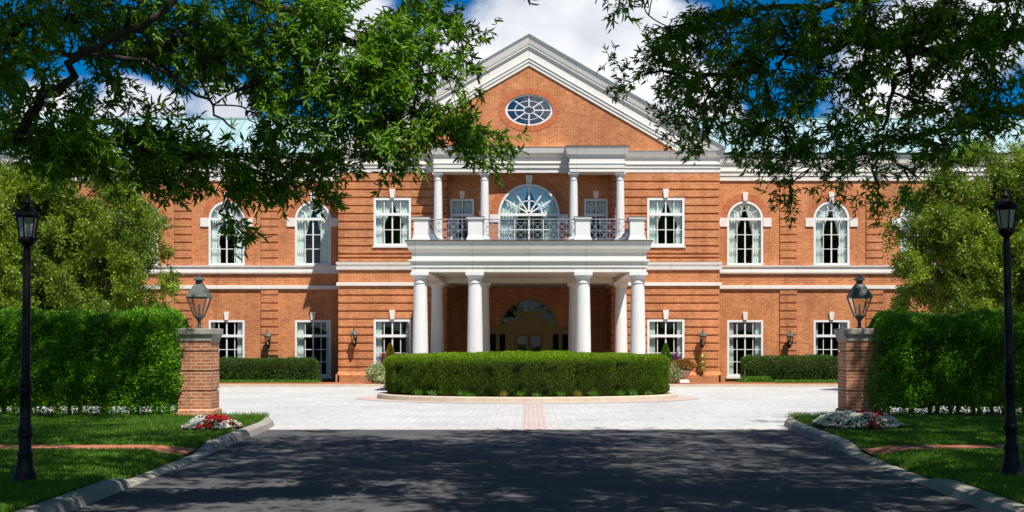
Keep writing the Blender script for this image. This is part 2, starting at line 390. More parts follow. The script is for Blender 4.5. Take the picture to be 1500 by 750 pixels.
# ------------------------------------------------------------------ ground
def tri_struct(name, mat, build, kind='structure'):
    mb = MB(); build(mb); o = mb.build(name, mat); tag(o, kind=kind); return o
tri_struct('ground', M['soil'], lambda b: b.poly([(-900, -300, 0), (900, -300, 0), (900, 1500, 0), (-900, 1500, 0)]))
Z_PAVE = 24.2; KERB_BACK = 47.0
tri_struct('paved_forecourt', M['paver'], lambda b: b.poly([(-27, Z_PAVE, .004), (27, Z_PAVE, .004), (27, KERB_BACK, .004), (-27, KERB_BACK, .004)]))
# asphalt drive
EDGE = [(-12, 4.5), (6, 4.5), (10, 4.5), (12.5, 4.56), (15, 4.64), (17.5, 4.72), (19.4, 4.82), (22, 4.92), (24.2, 5.0), (25.4, 5.12), (26.2, 5.35), (26.9, 5.8), (27.35, 6.35), (27.6, 7.0), (27.7, 8.0), (27.7, 27.0)]
def edge_x(y):
    ys = [e[0] for e in EDGE[:10]]; xs = [e[1] for e in EDGE[:10]]; return float(np.interp(y, ys, xs))
KH = lambda y: float(np.interp(y, [14.5, 15.1, 18.9, 19.7], [.13, .03, .03, .14]))
def asphalt(b):
    ys = [e[0] for e in EDGE if e[0] <= 24.2]
    for a, c in zip(ys[:-1], ys[1:]):
        b.poly([(-edge_x(a), a, .004), (edge_x(a), a, .004), (edge_x(c), c, .004), (-edge_x(c), c, .004)])
tri_struct('driveway', M['asphalt'], asphalt)
def pink(b):
    b.poly([(-5.0, Z_PAVE - .02, .008), (5.0, Z_PAVE - .02, .008), (5.0, Z_PAVE + .16, .008), (-5.0, Z_PAVE + .16, .008)])
    b.poly([(-.13, Z_PAVE + .16, .008), (.37, Z_PAVE + .16, .008), (.37, 34.3, .008), (-.13, 34.3, .008)])
ISX, ISY, ISA, ISB = -.05, 37.9, 4.50, 3.0
tri_struct('pink_paver_strip', M['pink_paver'], pink)
def ell(a, b, n=96, cx=ISX, cy_=ISY): return [(cx + a * cos(2 * pi * i / n), cy_ + b * sin(2 * pi * i / n)) for i in range(n)]
def pinkring(b):
    o = ell(ISA + .62, ISB + .62); i = ell(ISA - .05, ISB - .05); n = len(o)
    for k in range(n):
        q = (k + 1) % n; b.poly([(*i[k], .012), (*o[k], .012), (*o[q], .012), (*i[q], .012)])
tri_struct('pink_paver_ring', M['pink_paver'], pinkring)
def ikerb(b):
    prof = [(ISA, 0.0), (ISA - .015, .13), (ISA - .04, .155), (ISA - .2, .155), (ISA - .22, .10)]
    rings = [ell(a, a - ISA + ISB) for a, _ in prof]; n = 96
    for j in range(len(prof) - 1):
        for k in range(n):
            q = (k + 1) % n; b.poly([(*rings[j][k], prof[j][1]), (*rings[j][q], prof[j][1]), (*rings[j + 1][q], prof[j + 1][1]), (*rings[j + 1][k], prof[j + 1][1])])
o = tri_struct('island_kerb', M['ikerb'], ikerb)
tri_struct('island_mulch', M['mulch'], lambda b: b.poly([(*p, .13) for p in ell(ISA - .2, ISB - .2)]))
# kerb + verge both sides
def kerbpath():
    pts = []
    for (a, b_), (c_, d_) in zip(EDGE[:-1], EDGE[1:]):
        n = max(1, int(math.hypot(c_ - a, d_ - b_) / .35))
        for i in range(n): pts.append((b_ + (d_ - b_) * i / n, a + (c_ - a) * i / n))
    pts.append((EDGE[-1][1], EDGE[-1][0])); return pts
KP = kerbpath()
def kerb(b, sgn):
    n = len(KP); secs = []
    for i, (x, y) in enumerate(KP):
        x2, y2 = KP[min(i + 1, n - 1)]; x1, y1 = KP[max(i - 1, 0)]
        dx, dy = x2 - x1, y2 - y1; l = math.hypot(dx, dy); nx, ny = dy / l, -dx / l
        h = KH(y) if i < n else .14; h = h + .002
        if x > 6.0: h = .03
        secs.append([(sgn * (x + nx * d), y + ny * d, z) for d, z in ((0, 0), (.03, h * .75), (.075, h), (.20, h), (.21, 0.0))])
    for i in range(n - 1):
        if KP[i][1] > 0 and i % 9 == 8: pass
        for j in range(4): b.poly([secs[i][j], secs[i][j + 1], secs[i + 1][j + 1], secs[i + 1][j]])
for sgn in (-1, 1):
    mb = MB(); kerb(mb, sgn); o = mb.build('kerb', M['kerb'], smooth=False); tag(o, kind='structure')
def vz(x, y):
    """height of the lawn at |x|, y"""
    kx = edge_x(min(y, 25.4)) + .2
    t = min(1.0, max(0.0, (abs(x) - kx) / .7)); t = t * t * (3 - 2 * t)
    h = KH(y); b = .115
    if y > 26.2: t = 1; h = .115; b = .115 - .07 * min(1, (y - 26.2) / 1.4)
    return h + (b - h) * t - .004
BACKP = [p for p in KP if p[1] >= 25.4]
def back_y(x):
    xs = [p[0] for p in BACKP]; ys = [p[1] for p in BACKP]
    return float(np.interp(abs(x), xs, ys)) - .18
for sgn in (-1, 1):
    mb = MB(); nx_ = 40
    ys = list(np.arange(-12, 9, 1.5)) + list(np.arange(9, 25.3, .3))
    tcol = [((i / nx_) ** 1.8) for i in range(nx_ + 1)]
    for a, c_ in zip(ys[:-1], ys[1:]):
        for i in range(nx_):
            q = []
            for (yy, t) in ((a, tcol[i]), (a, tcol[i + 1]), (c_, tcol[i + 1]), (c_, tcol[i])):
                xx = edge_x(yy) + .19 + t * 22; q.append((sgn * xx, yy, vz(xx, yy)))
            mb.poly(q)
    yl = ys[-1]
    for i in range(nx_):
        for (s0, s1) in ((0, .34), (.34, .67), (.67, 1)):
            q = []
            for (s_, t) in ((s0, tcol[i]), (s0, tcol[i + 1]), (s1, tcol[i + 1]), (s1, tcol[i])):
                xx = edge_x(yl) + .19 + t * 22; yb = back_y(xx); yy = yl + (yb - yl) * s_; q.append((sgn * xx, yy, vz(xx, yy)))
            mb.poly(q)
    o = mb.build('lawn', M['soil']); tag(o, kind='structure')
    mb = MB()
    ksteps = [0, .05, .1, .15, .2, .25, .3, .35, .4, .45, .5, .55, .6, .66, .72, .8, 22]
    for i in range(16):
        x0 = edge_x(18.8) + .21 + ksteps[i]; x1 = edge_x(18.8) + .21 + ksteps[i + 1]
        mb.poly([(sgn * x0, 18.32, vz(x0, 18.32) + .022), (sgn * x1, 18.32, vz(x1, 18.32) + .022), (sgn * x1, 19.12, vz(x1, 19.12) + .022), (sgn * x0, 19.12, vz(x0, 19.12) + .022)])
    o = mb.build('brick_footpath', M['walk_brick']); tag(o, kind='structure')
# grass blades
def grass(sgn, n=150000):
    y = 9.5 + rng.random(n) ** .8 * 18.2; x = 4.7 + rng.random(n) * (.42 * y + 1.0 - 4.7).clip(.1)
    kx = np.interp(y, [e[0] for e in EDGE[:10]], [e[1] for e in EDGE[:10]]) + .22
    by = np.array([back_y(a) for a in x])
    ok = (x > kx) & (y < by) & ~((y > 18.3) & (y < 19.14)) & ~((x > 5.1) & (x < 6.25) & (y > 21.9) & (y < 23.6) & (np.abs(x - 5.65) / .55 < 1))
    x = x[ok]; y = y[ok]; n = len(x)
    z = np.array([vz(a, b) for a, b in zip(x, y)])
    edge = np.clip(1 - (by[ok] - y) / .7, 0, 1) * (y > 25) + np.clip(1 - np.abs(y - 27.0) / 1.0, 0, 1) * (x > 7.5) * .5
    ln = .045 + rng.random(n) * .04 + edge * rng.random(n) * .13
    d = rng.normal(size=(n, 3)) * .38; d[:, 2] = 1
    clump = .5 + .5 * np.sin(x * 2.1 + np.sin(y * 1.3) * 2) * np.sin(y * 1.7 + x)
    tint_ = clump * .4 + rng.random(n) * .6
    o = leaf_mesh('grass', np.stack([sgn * x, y, z - .005], 1), d, ln, .010, M['grass'], simple=True, tintv=tint_)
    tag(o, kind='stuff')
grass(-1); grass(1)

# ------------------------------------------------------------------ the building
B = thing('brick_building', 'long two storey orange brick building with white columned portico and green copper roof', 'building', (0, 50, 0))
BM = Matrix.Translation(B.location).inverted()
def bpart(mb, name, mat, parent=None, **k):
    o = mb.build(name, mat, None, **k)
    p = parent or B
    o.parent = p
    if p is B: o.matrix_parent_inverse = BM
    return o
YB, YW, YR = 50.0, 52.8, 50.35; YL = 53.2
XB = 7.50; XW = 27.0; XO = 3.30
zb = lambda py, Z=50.0: EYE + (HZ - py) * Z / F
xb = lambda px, Z=50.0: (px - CXP) * Z / F

def rect_sub(r, holes):
    x0, x1, z0, z1 = r
    xs = sorted({x0, x1, *[min(max(v_, x0), x1) for h in holes for v_ in h[:2]]}); zs = sorted({z0, z1, *[min(max(v_, z0), z1) for h in holes for v_ in h[2:4]]})
    out = []
    for a, b_ in zip(zs[:-1], zs[1:]):
        row = []
        for c_, d_ in zip(xs[:-1], xs[1:]):
            mx_, mz = (c_ + d_) / 2, (a + b_) / 2
            if any(h[0] < mx_ < h[1] and h[2] < mz < h[3] for h in holes): continue
            if row and abs(row[-1][1] - c_) < 1e-6: row[-1][1] = d_
            else: row.append([c_, d_])
        out += [(c_, d_, a, b_) for c_, d_ in row]
    return out
def wall(mb, x0, x1, z0, z1, y, ops, depth=.30):
    """ops: ('r', xa, xb, za, zb) or ('a', xc, half, za, zspring)"""
    holes = []
    for o_ in ops:
        if o_[0] == 'r': holes.append(o_[1:])
        else: holes.append((o_[1] - o_[2], o_[1] + o_[2], o_[3], o_[4] + o_[2]))
    for (a, b_, c_, d_) in rect_sub((x0, x1, z0, z1), holes):
        mb.poly([(a, y, c_), (b_, y, c_), (b_, y, d_), (a, y, d_)])
    for o_ in ops:
        if o_[0] == 'r':
            a, b_, c_, d_ = o_[1:]
            for p, q in (((a, c_), (a, d_)), ((a, d_), (b_, d_)), ((b_, d_), (b_, c_)), ((b_, c_), (a, c_))):
                mb.poly([(p[0], y, p[1]), (q[0], y, q[1]), (q[0], y + depth, q[1]), (p[0], y + depth, p[1])])
        else:
            xc, r, c_, zs_ = o_[1:]; n = 24
            arc = [(xc + r * cos(pi * i / n), zs_ + r * sin(pi * i / n)) for i in range(n + 1)]
            for i in range(n):
                (ax, az), (bx, bz) = arc[i], arc[i + 1]
                mb.poly([(ax, y, az), (ax, y, zs_ + r), (bx, y, zs_ + r), (bx, y, bz)])
                mb.poly([(ax, y, az), (bx, y, bz), (bx, y + depth, bz), (ax, y + depth, az)])
            for xx in (xc - r, xc + r): mb.poly([(xx, y, c_), (xx, y, zs_), (xx, y + depth, zs_), (xx, y + depth, c_)])
            mb.poly([(xc - r, y, c_), (xc + r, y, c_), (xc + r, y + depth, c_), (xc - r, y + depth, c_)])

def curtain(x0, x1, zlo, zhi, y, side, parent, tie=.42, full=True):
    """a tied back drape; side=-1 hangs on the left jamb"""
    mb = MB(); vk = random.uniform(.52, .72); tie = tie + random.uniform(-.06, .05); p0 = random.uniform(0, 6); nf = random.uniform(4, 6.2); nu, nv = 26, 22; w = x1 - x0; vs = []; fs = []; random_pow = random.uniform(1.0, 1.3); slimk = random.uniform(.16, .40)
    for j in range(nv + 1):
        t = j / nv; z = zhi - (zhi - zlo) * t
        if full:
            if t < 1 - tie: k = 1 - (t / (1 - tie)) ** random_pow * vk
            else: k = 1 - vk + .10 * min(1, (t - (1 - tie)) / .12)
        else: k = slimk
        for i in range(nu + 1):
            u = i / nu
            xx = u * w * k
            ph = p0 + u * 2 * pi * nf + t * .6
            yy = y + .035 * sin(ph) * (.6 + .4 * k)
            vs.append(((x0 + xx) if side < 0 else (x1 - xx), yy, z))
    for j in range(nv):
        for i in range(nu):
            a = j * (nu + 1) + i; fs.append((a, a + 1, a + nu + 2, a + nu + 1))
    mb.add(vs, fs); o = mb.build('curtain', M['curtain'], parent, smooth=True); return o

def window(xc, w, zlo, zhi, y, cols=4, ztr=None, rows_top=1, rows_bot=2, arch=False, curt=True, gm='glass', label=None, thin=.028, doubled=False):
    fr = .085; h = w / 2; mb = MB(); y0, y1 = y - .012, y + .085
    zt = ztr if ztr is not None else zhi
    x0, x1 = xc - h, xc + h
    # outer frame
    mb.box(x0, x0 + fr, y0, y1, zlo, zt if arch else zhi); mb.box(x1 - fr, x1, y0, y1, zlo, zt if arch else zhi)
    mb.box(x0 + fr, x1 - fr, y0, y1, zlo, zlo + fr)
    if not arch: mb.box(x0 + fr, x1 - fr, y0, y1, zhi - fr, zhi)
    if ztr: mb.box(x0 + fr, x1 - fr, y0 - .02, y1, ztr - .055, ztr + .055)
    def grid(a0, a1, b0, b1, nc, nr):
        ym0, ym1 = y0 + .04, y0 + .075
        for i in range(1, nc):
            xx = a0 + (a1 - a0) * i / nc; t = thin * (1.9 if (i * 2 == nc) else 1)
            mb.box(xx - t / 2, xx + t / 2, ym0 - (.012 if i * 2 == nc else 0), ym1, b0, b1)
        for j in range(1, nr):
            zz = b0 + (b1 - b0) * j / nr; mb.box(a0, a1, ym0 + .004, ym1 - .004, zz - thin / 2, zz + thin / 2)
    if ztr:
        grid(x0 + fr, x1 - fr, zlo + fr, ztr - .055, cols, rows_bot)
        if not arch: grid(x0 + fr, x1 - fr, ztr + .055, zhi - fr, cols, rows_top)
    if arch:
        mb.ring(xc, zt, h - fr, h, 0, pi, y0, y1, 32)
        ym0, ym1 = y0 + .04, y0 + .075; ri = h * .42
        mb.ring(xc, zt + .05, ri - thin / 2, ri + thin / 2, 0, pi, ym0, ym1, 20)
        angs = [pi * k / 5 for k in range(1, 5)] if arch != 'big' else [pi / 5.5, pi * .32, pi / 2, pi * .68, pi - pi / 5.5]
        for a in angs:
            r0 = ri if arch != 'big' else .0
            ww = thin * (2.2 if arch == 'big' and abs(a - pi / 2) < .01 else (1.6 if arch == 'big' else 1))
            mb.bar((xc + cos(a) * r0, zt + .05 + sin(a) * r0), (xc + cos(a) * (h - fr), zt + sin(a) * (h - fr)), ww, ym0, ym1)
    win = bpart(mb, 'window', M['frame'])
    if label: win['label'] = label
    # the panes
    gb = MB(); yg = y0 + .06
    if arch:
        pts = [(x0 + fr / 2, zlo + fr / 2), (x1 - fr / 2, zlo + fr / 2)] + [(xc + (h - fr / 2) * cos(pi * i / 24), zt + (h - fr / 2) * sin(pi * i / 24)) for i in range(25)]
        gb.poly([(a, yg, b_) for a, b_ in pts])
    else: gb.poly([(x0 + .04, yg, zlo + .04), (x1 - .04, yg, zlo + .04), (x1 - .04, yg, zhi - .04), (x0 + .04, yg, zhi - .04)])
    gb.build('glass', M[gm], win)
    if curt:
        ztop = zhi if not arch else zt + h * .96
        full = curt is True
        for sd_ in (-1, 1):
            xx0, xx1 = (x0 + .07, xc + .02) if sd_ < 0 else (xc - .02, x1 - .07)
            curtain(xx0, xx1, zlo + .02, ztop - .03, y1 + .07, sd_, win, full=full)
    return win

def keystone(xc, z0, z1, w, y, proud=.07):
    mb = MB(); mb.prism_xz([(xc - w * .38, z0), (xc + w * .38, z0), (xc + w * .56, z1), (xc - w * .56, z1)], y - proud, y + .02)
    bpart(mb, 'keystone', M['stone'])
def imposts(xl, xr, z0, z1, y, w):
    for a, b_ in ((xl - w, xl), (xr, xr + w)):
        mb = MB(); mb.box(a, b_, y - .045, y + .02, z0, z1); bpart(mb, 'impost_block', M['stone'])

# --- wings
WS = 126.5 * YW / F; W0 = 316.5 * YW / F
zw = lambda py: zb(py, YW)
Z_SP = zw(321); Z_UW0 = zw(388.5); HW = 26.3 * YW / F
Z_LW1 = zw(469); Z_LW0 = zw(551); Z_LT = zw(492)
GRO_U = [286.7 + i * 11.42 for i in range(9)]; GRO_L = [432 + i * 11.7 for i in range(8)]
for sgn in (-1, 1):
    x0, x1 = (XB - .01, XW) if sgn > 0 else (-XW, -XB + .01)
    centres = [sgn * (W0 + i * WS) for i in range(4)]
    ops = [('a', c_, HW, Z_UW0, Z_SP) for c_ in centres] + [('r', c_ - HW, c_ + HW, Z_LW0, Z_LW1) for c_ in centres]
    mb = MB(); wall(mb, x0, x1, 0, zw(262), YW, ops)
    xo = sgn * XW; mb.poly([(xo, YW, 0), (xo, YW + 14, 0), (xo, YW + 14, 9.4), (xo, YW, 9.4)])
    mb.poly([(x0, YW + 14, 0), (x1, YW + 14, 0), (x1, YW + 14, 9.4), (x0, YW + 14, 9.4)])
    bpart(mb, 'wing_wall', M['brick'])
    # soldier arches round window heads
    for c_ in centres:
        mb = MB(); mb.ring(c_, Z_SP + .02, HW + .005, HW + .30, .02, pi - .02, YW - .012, YW + .01, 40); bpart(mb, 'brick_arch', M['brick_dark'])
    for i, c_ in enumerate(centres):
        window(c_, HW * 2, Z_UW0, Z_SP + HW, YW, 4, Z_SP, 1, 3, arch=True)
        keystone(c_, Z_SP + HW + .01, zw(282), .21, YW)
        imposts(c_ - HW, c_ + HW, zw(332), zw(321) + .05, YW, .34)
        window(c_, HW * 2, Z_LW0, Z_LW1, YW, 4, Z_LT, 1, 3, curt='slim')
        keystone(c_, Z_LW1 + .01, zw(457), .19, YW)
        mb = MB(); mb.box(c_ - HW - .05, c_ + HW + .05, YW - .06, YW + .1, Z_LW0 - .10, Z_LW0 - .003); bpart(mb, 'window_sill', M['stone'])
    # banded brick panels between the windows
    for i in range(4):
        xc = sgn * (W0 + (i + .5) * WS); hw = .357
        for nm, gr, zt_, zl_ in (('upper', GRO_U, zw(279), zw(388.6)), ('lower', GRO_L, zw(425), zw(520))):
            mb = MB(); prev = zt_
            for gy in gr:
                zg = zw(gy)
                mb.box(xc - hw, xc + hw, YW - .055, YW + .01, zg + .028, prev); prev = zg - .028
            mb.box(xc - hw, xc + hw, YW - .055, YW + .01, zl_, prev)
            bpart(mb, 'banded_panel', M['brick'])
    # string courses
    mb = MB(); z = zw
    mb.run(x0, x1, YW + .01, [(YW - .05, z(401)), (YW - .09, z(400.5)), (YW - .10, z(397.5)), (YW - .05, z(396.8)), (YW - .06, z(391.6)), (YW - .10, z(391.2)), (YW - .11, z(388.8))]); bpart(mb, 'string_course', M['stone'])
    mb = MB(); mb.run(x0, x1, YW + .01, [(YW - .07, z(424)), (YW - .09, z(423)), (YW - .09, z(418.5)), (YW - .07, z(418.2))]); bpart(mb, 'string_course', M['stone'])
    # entablature
    mb = MB()
    mb.run(x0, x1, YW + .01, [(YW - .06, z(265)), (YW - .06, z(258.2)), (YW - .09, z(258)), (YW - .09, z(252.3)), (YW - .13, z(251.8)), (YW - .13, z(250.6)), (YW - .05, z(250)),
                              (YW - .05, z(241.5)), (YW - .08, z(240.8)), (YW - .10, z(239.8)), (YW - .14, z(239)), (YW - .15, z(236)), (YW - .20, z(229.5)), (YW - .23, z(228))])
    bpart(mb, 'entablature', M['stone'])
    mb = MB(); mb.run(x0 + (0 if sgn < 0 else 0), x1, YW, [(YW - .25, z(227.9)), (YW - .28, z(225.3))]); bpart(mb, 'gutter', M['gutter'])
    # roof
    ze = z(225.5) + .02; zr = 11.57; yr = 56.2; ye = YW - .27
    mb = MB(); mb.poly([(x0, ye, ze), (x1, ye, ze), (x1, yr, zr), (x0, yr, zr)]); mb.poly([(x0, yr, zr), (x1, yr, zr), (x1, yr + 11, ze), (x0, yr + 11, ze)])
    mb.poly([(xo, ye, ze), (xo, yr, zr), (xo, yr + 11, ze)])
    rf = bpart(mb, 'roof', M['roof'])
    mb = MB(); nseam = int((x1 - x0) / .55)
    for i in range(nseam + 1):
        xx = x0 + .1 + i * .55; dz = .045
        if xx > x1: break
        mb.add([(xx - .016, ye, ze), (xx + .016, ye, ze), (xx + .016, yr, zr), (xx - .016, yr, zr), (xx - .016, ye, ze + dz), (xx + .016, ye, ze + dz), (xx + .016, yr, zr + dz), (xx - .016, yr, zr + dz)],
               [(0, 1, 5, 4), (4, 5, 6, 7), (1, 2, 6, 5), (0, 4, 7, 3)])
    mb.box(x0, x1, yr - .07, yr + .07, zr - .02, zr + .07)
    sm = mb.build('standing_seams', M['seam'], rf)
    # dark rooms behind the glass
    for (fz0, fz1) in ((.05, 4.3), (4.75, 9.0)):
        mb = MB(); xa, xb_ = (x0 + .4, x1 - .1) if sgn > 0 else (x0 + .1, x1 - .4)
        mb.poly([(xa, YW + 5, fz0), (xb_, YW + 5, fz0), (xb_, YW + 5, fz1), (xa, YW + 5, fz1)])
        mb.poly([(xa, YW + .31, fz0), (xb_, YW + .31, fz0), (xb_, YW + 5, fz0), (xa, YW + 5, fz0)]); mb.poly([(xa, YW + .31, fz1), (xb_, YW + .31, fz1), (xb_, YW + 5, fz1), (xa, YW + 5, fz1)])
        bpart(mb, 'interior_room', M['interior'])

# --- centre bay
UWx, UWw = 200.3 * YB / F, 54.5 * YB / F
UZ0, UZ1, UZT = zb(360), zb(290), zb(314); LZ0, LZ1, LZT = zb(543), zb(468), zb(492)
for sgn in (-1, 1):
    a, b_ = (XO, XB) if sgn > 0 else (-XB, -XO)
    xc = sgn * UWx
    rops = [(xc - UWw / 2, xc + UWw / 2, UZ0, UZ1), (xc - UWw / 2, xc + UWw / 2, LZ0, LZ1)]
    mb = MB(); wall(mb, a, b_, 0, zb(250), YB + .07, [('r', *r) for r in rops])
    mb.poly([(sgn * XB, YB + .07, 0), (sgn * XB, YW + .1, 0), (sgn * XB, YW + .1, zb(250)), (sgn * XB, YB + .07, zb(250))])
    mb.poly([(sgn * XO, YB + .07, 0), (sgn * XO, YL + .1, 0), (sgn * XO, YL + .1, zb(250)), (sgn * XO, YB + .07, zb(250))])
    # rusticated courses standing proud, with open joints
    cuts = []
    gu = [265.6 + i * 11.8 for i in range(10)] + [377.6]; gl = [432.2 + i * 11.7 for i in range(10)]
    prev = zb(252.3)
    for gy in gu: cuts.append((zb(gy) + .030, prev)); prev = zb(gy) - .030
    cuts.append((zb(383), prev)); cuts.append((zb(413.5), zb(395)))
    prev = zb(419.2)
    for gy in gl: cuts.append((zb(gy) + .030, prev)); prev = zb(gy) - .030
    cuts.append((.45, prev))
    for (z0, z1) in cuts:
        for (p, q, r, s) in rect_sub((a, b_, z0, z1), rops): mb.box(p, q, YB, YB + .07, r, s)
        mb.box(min(sgn * XB, sgn * (XB + .05)), max(sgn * XB, sgn * (XB + .05)), YB, YW, z0, z1)
        e0, e1 = (XO - .05, XO) if sgn > 0 else (-XO, -XO + .05)
        mb.box(e0, e1, YB, YL if z0 < 4 else YR, z0, z1)
    mb.run(a - .07, b_ + .07, YB + .07, [(YB - .12, 0), (YB - .12, .36), (YB - .0, .50)])
    mb.box(*( (XB, XB + .14) if sgn > 0 else (-XB - .14, -XB)), YB - .12, YW, 0, .40)
    bpart(mb, 'bay_wall', M['brick'])
    window(xc, UWw, UZ0, UZ1, YB + .0, 4, UZT, 1, 2)
    window(xc, UWw, LZ0, LZ1, YB + .0, 4, LZT, 1, 2, curt='slim')
    keystone(xc, UZ1 + .01, zb(277), .21, YB); keystone(xc, LZ1 + .01, zb(454), .21, YB)
    for zz in (UZ0, LZ0):
        mb = MB(); mb.box(xc - UWw / 2 - .04, xc + UWw / 2 + .04, YB - .05, YB + .1, zz - .075, zz - .003); bpart(mb, 'window_sill', M['stone'])
    z = zb
    aa, bb = (XO - .05, XB + .05) if sgn > 0 else (-XB - .05, -XO + .05)
    mb = MB(); mb.mould(aa, bb, YB, YW + .05, [(.02, z(395.5)), (.07, z(395)), (.08, z(391)), (.03, z(390.5)), (.04, z(388)), (.08, z(387.6)), (.09, z(384))]); bpart(mb, 'string_course', M['stone'])
    mb = MB(); mb.mould(aa, bb, YB, YW + .05, [(.04, z(419)), (.07, z(418.5)), (.07, z(414)), (.04, z(413.7))]); bpart(mb, 'string_course', M['stone'])
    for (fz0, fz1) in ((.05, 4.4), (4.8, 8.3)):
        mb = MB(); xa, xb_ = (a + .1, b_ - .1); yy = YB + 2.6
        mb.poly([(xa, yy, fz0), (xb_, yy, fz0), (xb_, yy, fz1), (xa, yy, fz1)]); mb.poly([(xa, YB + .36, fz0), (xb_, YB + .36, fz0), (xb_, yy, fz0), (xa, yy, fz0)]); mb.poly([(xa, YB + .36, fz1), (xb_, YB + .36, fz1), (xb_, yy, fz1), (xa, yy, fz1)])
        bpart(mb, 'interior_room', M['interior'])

# bay entablature (runs full width, recess opening passes below it)
z = zb
PROF = [(.02, z(252.6)), (.02, z(246.6)), (.05, z(246.3)), (.05, z(241.6)), (.09, z(241.2)), (.09, z(240.2)), (.0, z(239.6)), (.0, z(231)), (.03, z(230.4)), (.05, z(229.4)), (.10, z(228.6)), (.12, z(226.4)), (.16, z(222.6)), (.18, z(221.2))]
mb = MB(); mb.mould(-XB - .05, XB + .05, YB, YW + .6, PROF); bpart(mb, 'entablature', M['stone'])
# ceiling of the upper recess
mb = MB(); mb.box(-XO - .05, XO + .05, YB + .1, YR + .2, z(252.3) , z(250)); bpart(mb, 'recess_ceiling', M['paint'])

# gable wall and oval window
ZG0 = z(222); SL = 160 / 277.0
ZA = z(53)                     # outer apex of the rake
def outer(x): return ZA - SL * abs(x)
OX, OZ, OA, OB = 0.0, z(161), 35 * YB / F, 23 * YB / F
zi = lambda x: outer(x) - 1.17
xin = (ZA - 1.17 - ZG0) / SL
mb = MB(); n = 64
ov = [(OX + (OA) * cos(2 * pi * i / n), OZ + OB * sin(2 * pi * i / n)) for i in range(n)]
def border(a):
    dx, dz = cos(a), sin(a); best = 1e9
    if dz < -1e-6: best = min(best, (OZ - ZG0) / -dz)
    for s_ in (-1, 1):
        den = dz + SL * s_ * dx
        if den > 1e-6: best = min(best, (ZA - 1.17 - OZ) / den)
    return (OX + dx * best, OZ + dz * best)
angs = sorted(set([2 * pi * i / n for i in range(n)] + [pi / 2] + [atan2(ZG0 - OZ, s_ * xin) % (2 * pi) for s_ in (-1, 1)]))
for i in range(len(angs)):
    a, b_ = angs[i], angs[(i + 1) % len(angs)]
    p, q = border(a), border(b_); e = lambda t: (OX + OA * cos(t) , OZ + OB * sin(t))
    def el(t):
        k = 1 / math.hypot(cos(t) / OA, sin(t) / OB); return (OX + k * cos(t), OZ + k * sin(t))
    r, s = el(a), el(b_)
    mb.poly([(r[0], YB, r[1]), (p[0], YB, p[1]), (q[0], YB, q[1]), (s[0], YB, s[1])])
    mb.poly([(r[0], YB, r[1]), (s[0], YB, s[1]), (s[0], YB + .25, s[1]), (r[0], YB + .25, r[1])])
gb = bpart(mb, 'gable_wall', M['brick'])
g2 = NG('radial_brick'); v = g2.coord(); sp = g2.n('ShaderNodeSeparateXYZ'); g2.l(v, sp.inputs[0])
sub = g2.n('ShaderNodeMath', operation='SUBTRACT'); g2.l(sp.outputs[2], sub.inputs[0]); sub.inputs[1].default_value = OZ
sc_ = g2.n('ShaderNodeMath', operation='MULTIPLY'); g2.l(sub.outputs[0], sc_.inputs[0]); sc_.inputs[1].default_value = OA / OB
at2 = g2.n('ShaderNodeMath', operation='ARCTAN2'); g2.l(sc_.outputs[0], at2.inputs[0]); g2.l(sp.outputs[0], at2.inputs[1])
mu = g2.n('ShaderNodeMath', operation='MULTIPLY'); g2.l(at2.outputs[0], mu.inputs[0]); mu.inputs[1].default_value = 88 / (2 * pi)
frc = g2.n('ShaderNodeMath', operation='FRACT'); g2.l(mu.outputs[0], frc.inputs[0])
flr = g2.n('ShaderNodeMath', operation='FLOOR'); g2.l(mu.outputs[0], flr.inputs[0])
wn = g2.n('ShaderNodeTexWhiteNoise', noise_dimensions='1D'); g2.l(flr.outputs[0], wn.inputs['W'])
cc = g2.mix(g2.ramp(frc.outputs[0], [(.10, (1, 1, 1)), (.16, (0, 0, 0))]), g2.ramp(wn.outputs['Value'], [(0, (.44, .11, .045)), (1, (.58, .17, .06))]), (.58, .30, .15))
g2.l(cc, g2.b.inputs['Base Color']); g2.set(.85, 0, .2); M['radial'] = g2.m
mb = MB()
n = 72
for i in range(n):
    t0, t1 = 2 * pi * i / n, 2 * pi * (i + 1) / n; q = []
    A1, B1 = 45 * YB / F, 31.5 * YB / F
    i0, i1, o0, o1 = (OA * cos(t0), OB * sin(t0)), (OA * cos(t1), OB * sin(t1)), (A1 * cos(t0), B1 * sin(t0)), (A1 * cos(t1), B1 * sin(t1))
    yy = YB - .012
    mb.poly([(i0[0], yy, OZ + i0[1]), (o0[0], yy, OZ + o0[1]), (o1[0], yy, OZ + o1[1]), (i1[0], yy, OZ + i1[1])])
    mb.poly([(o0[0], yy, OZ + o0[1]), (o0[0], YB, OZ + o0[1]), (o1[0], YB, OZ + o1[1]), (o1[0], yy, OZ + o1[1])])
bpart(mb, 'brick_arch', M['radial'])
mb = MB(); y0 = YB + .03
mb.ring(0, OZ, .91, 1.0, 0, 2 * pi, y0, y0 + .1, 64, OA, OB)
mb.ring(0, OZ, .205, .245, 0, 2 * pi, y0 + .03, y0 + .08, 32, OA, OB)
mb.ring(0, OZ, .58, .61, 0, 2 * pi, y0 + .045, y0 + .075, 48, OA, OB)
for k in range(8):
    a = pi * k / 4
    if k % 2: a = atan2(sin(a) * 1.0, cos(a) * 1.0)
    mb.bar((.24 * OA * cos(a), OZ + .24 * OB * sin(a)), (.93 * OA * cos(a), OZ + .93 * OB * sin(a)), .045, y0 + .035, y0 + .078)
ow = bpart(mb, 'oval_window', M['frame'])
mb = MB(); mb.poly([(OA * .96 * cos(2 * pi * i / 48), y0 + .06, OZ + OB * .96 * sin(2 * pi * i / 48)) for i in range(48)]); mb.build('glass', M['skyglass'], ow)
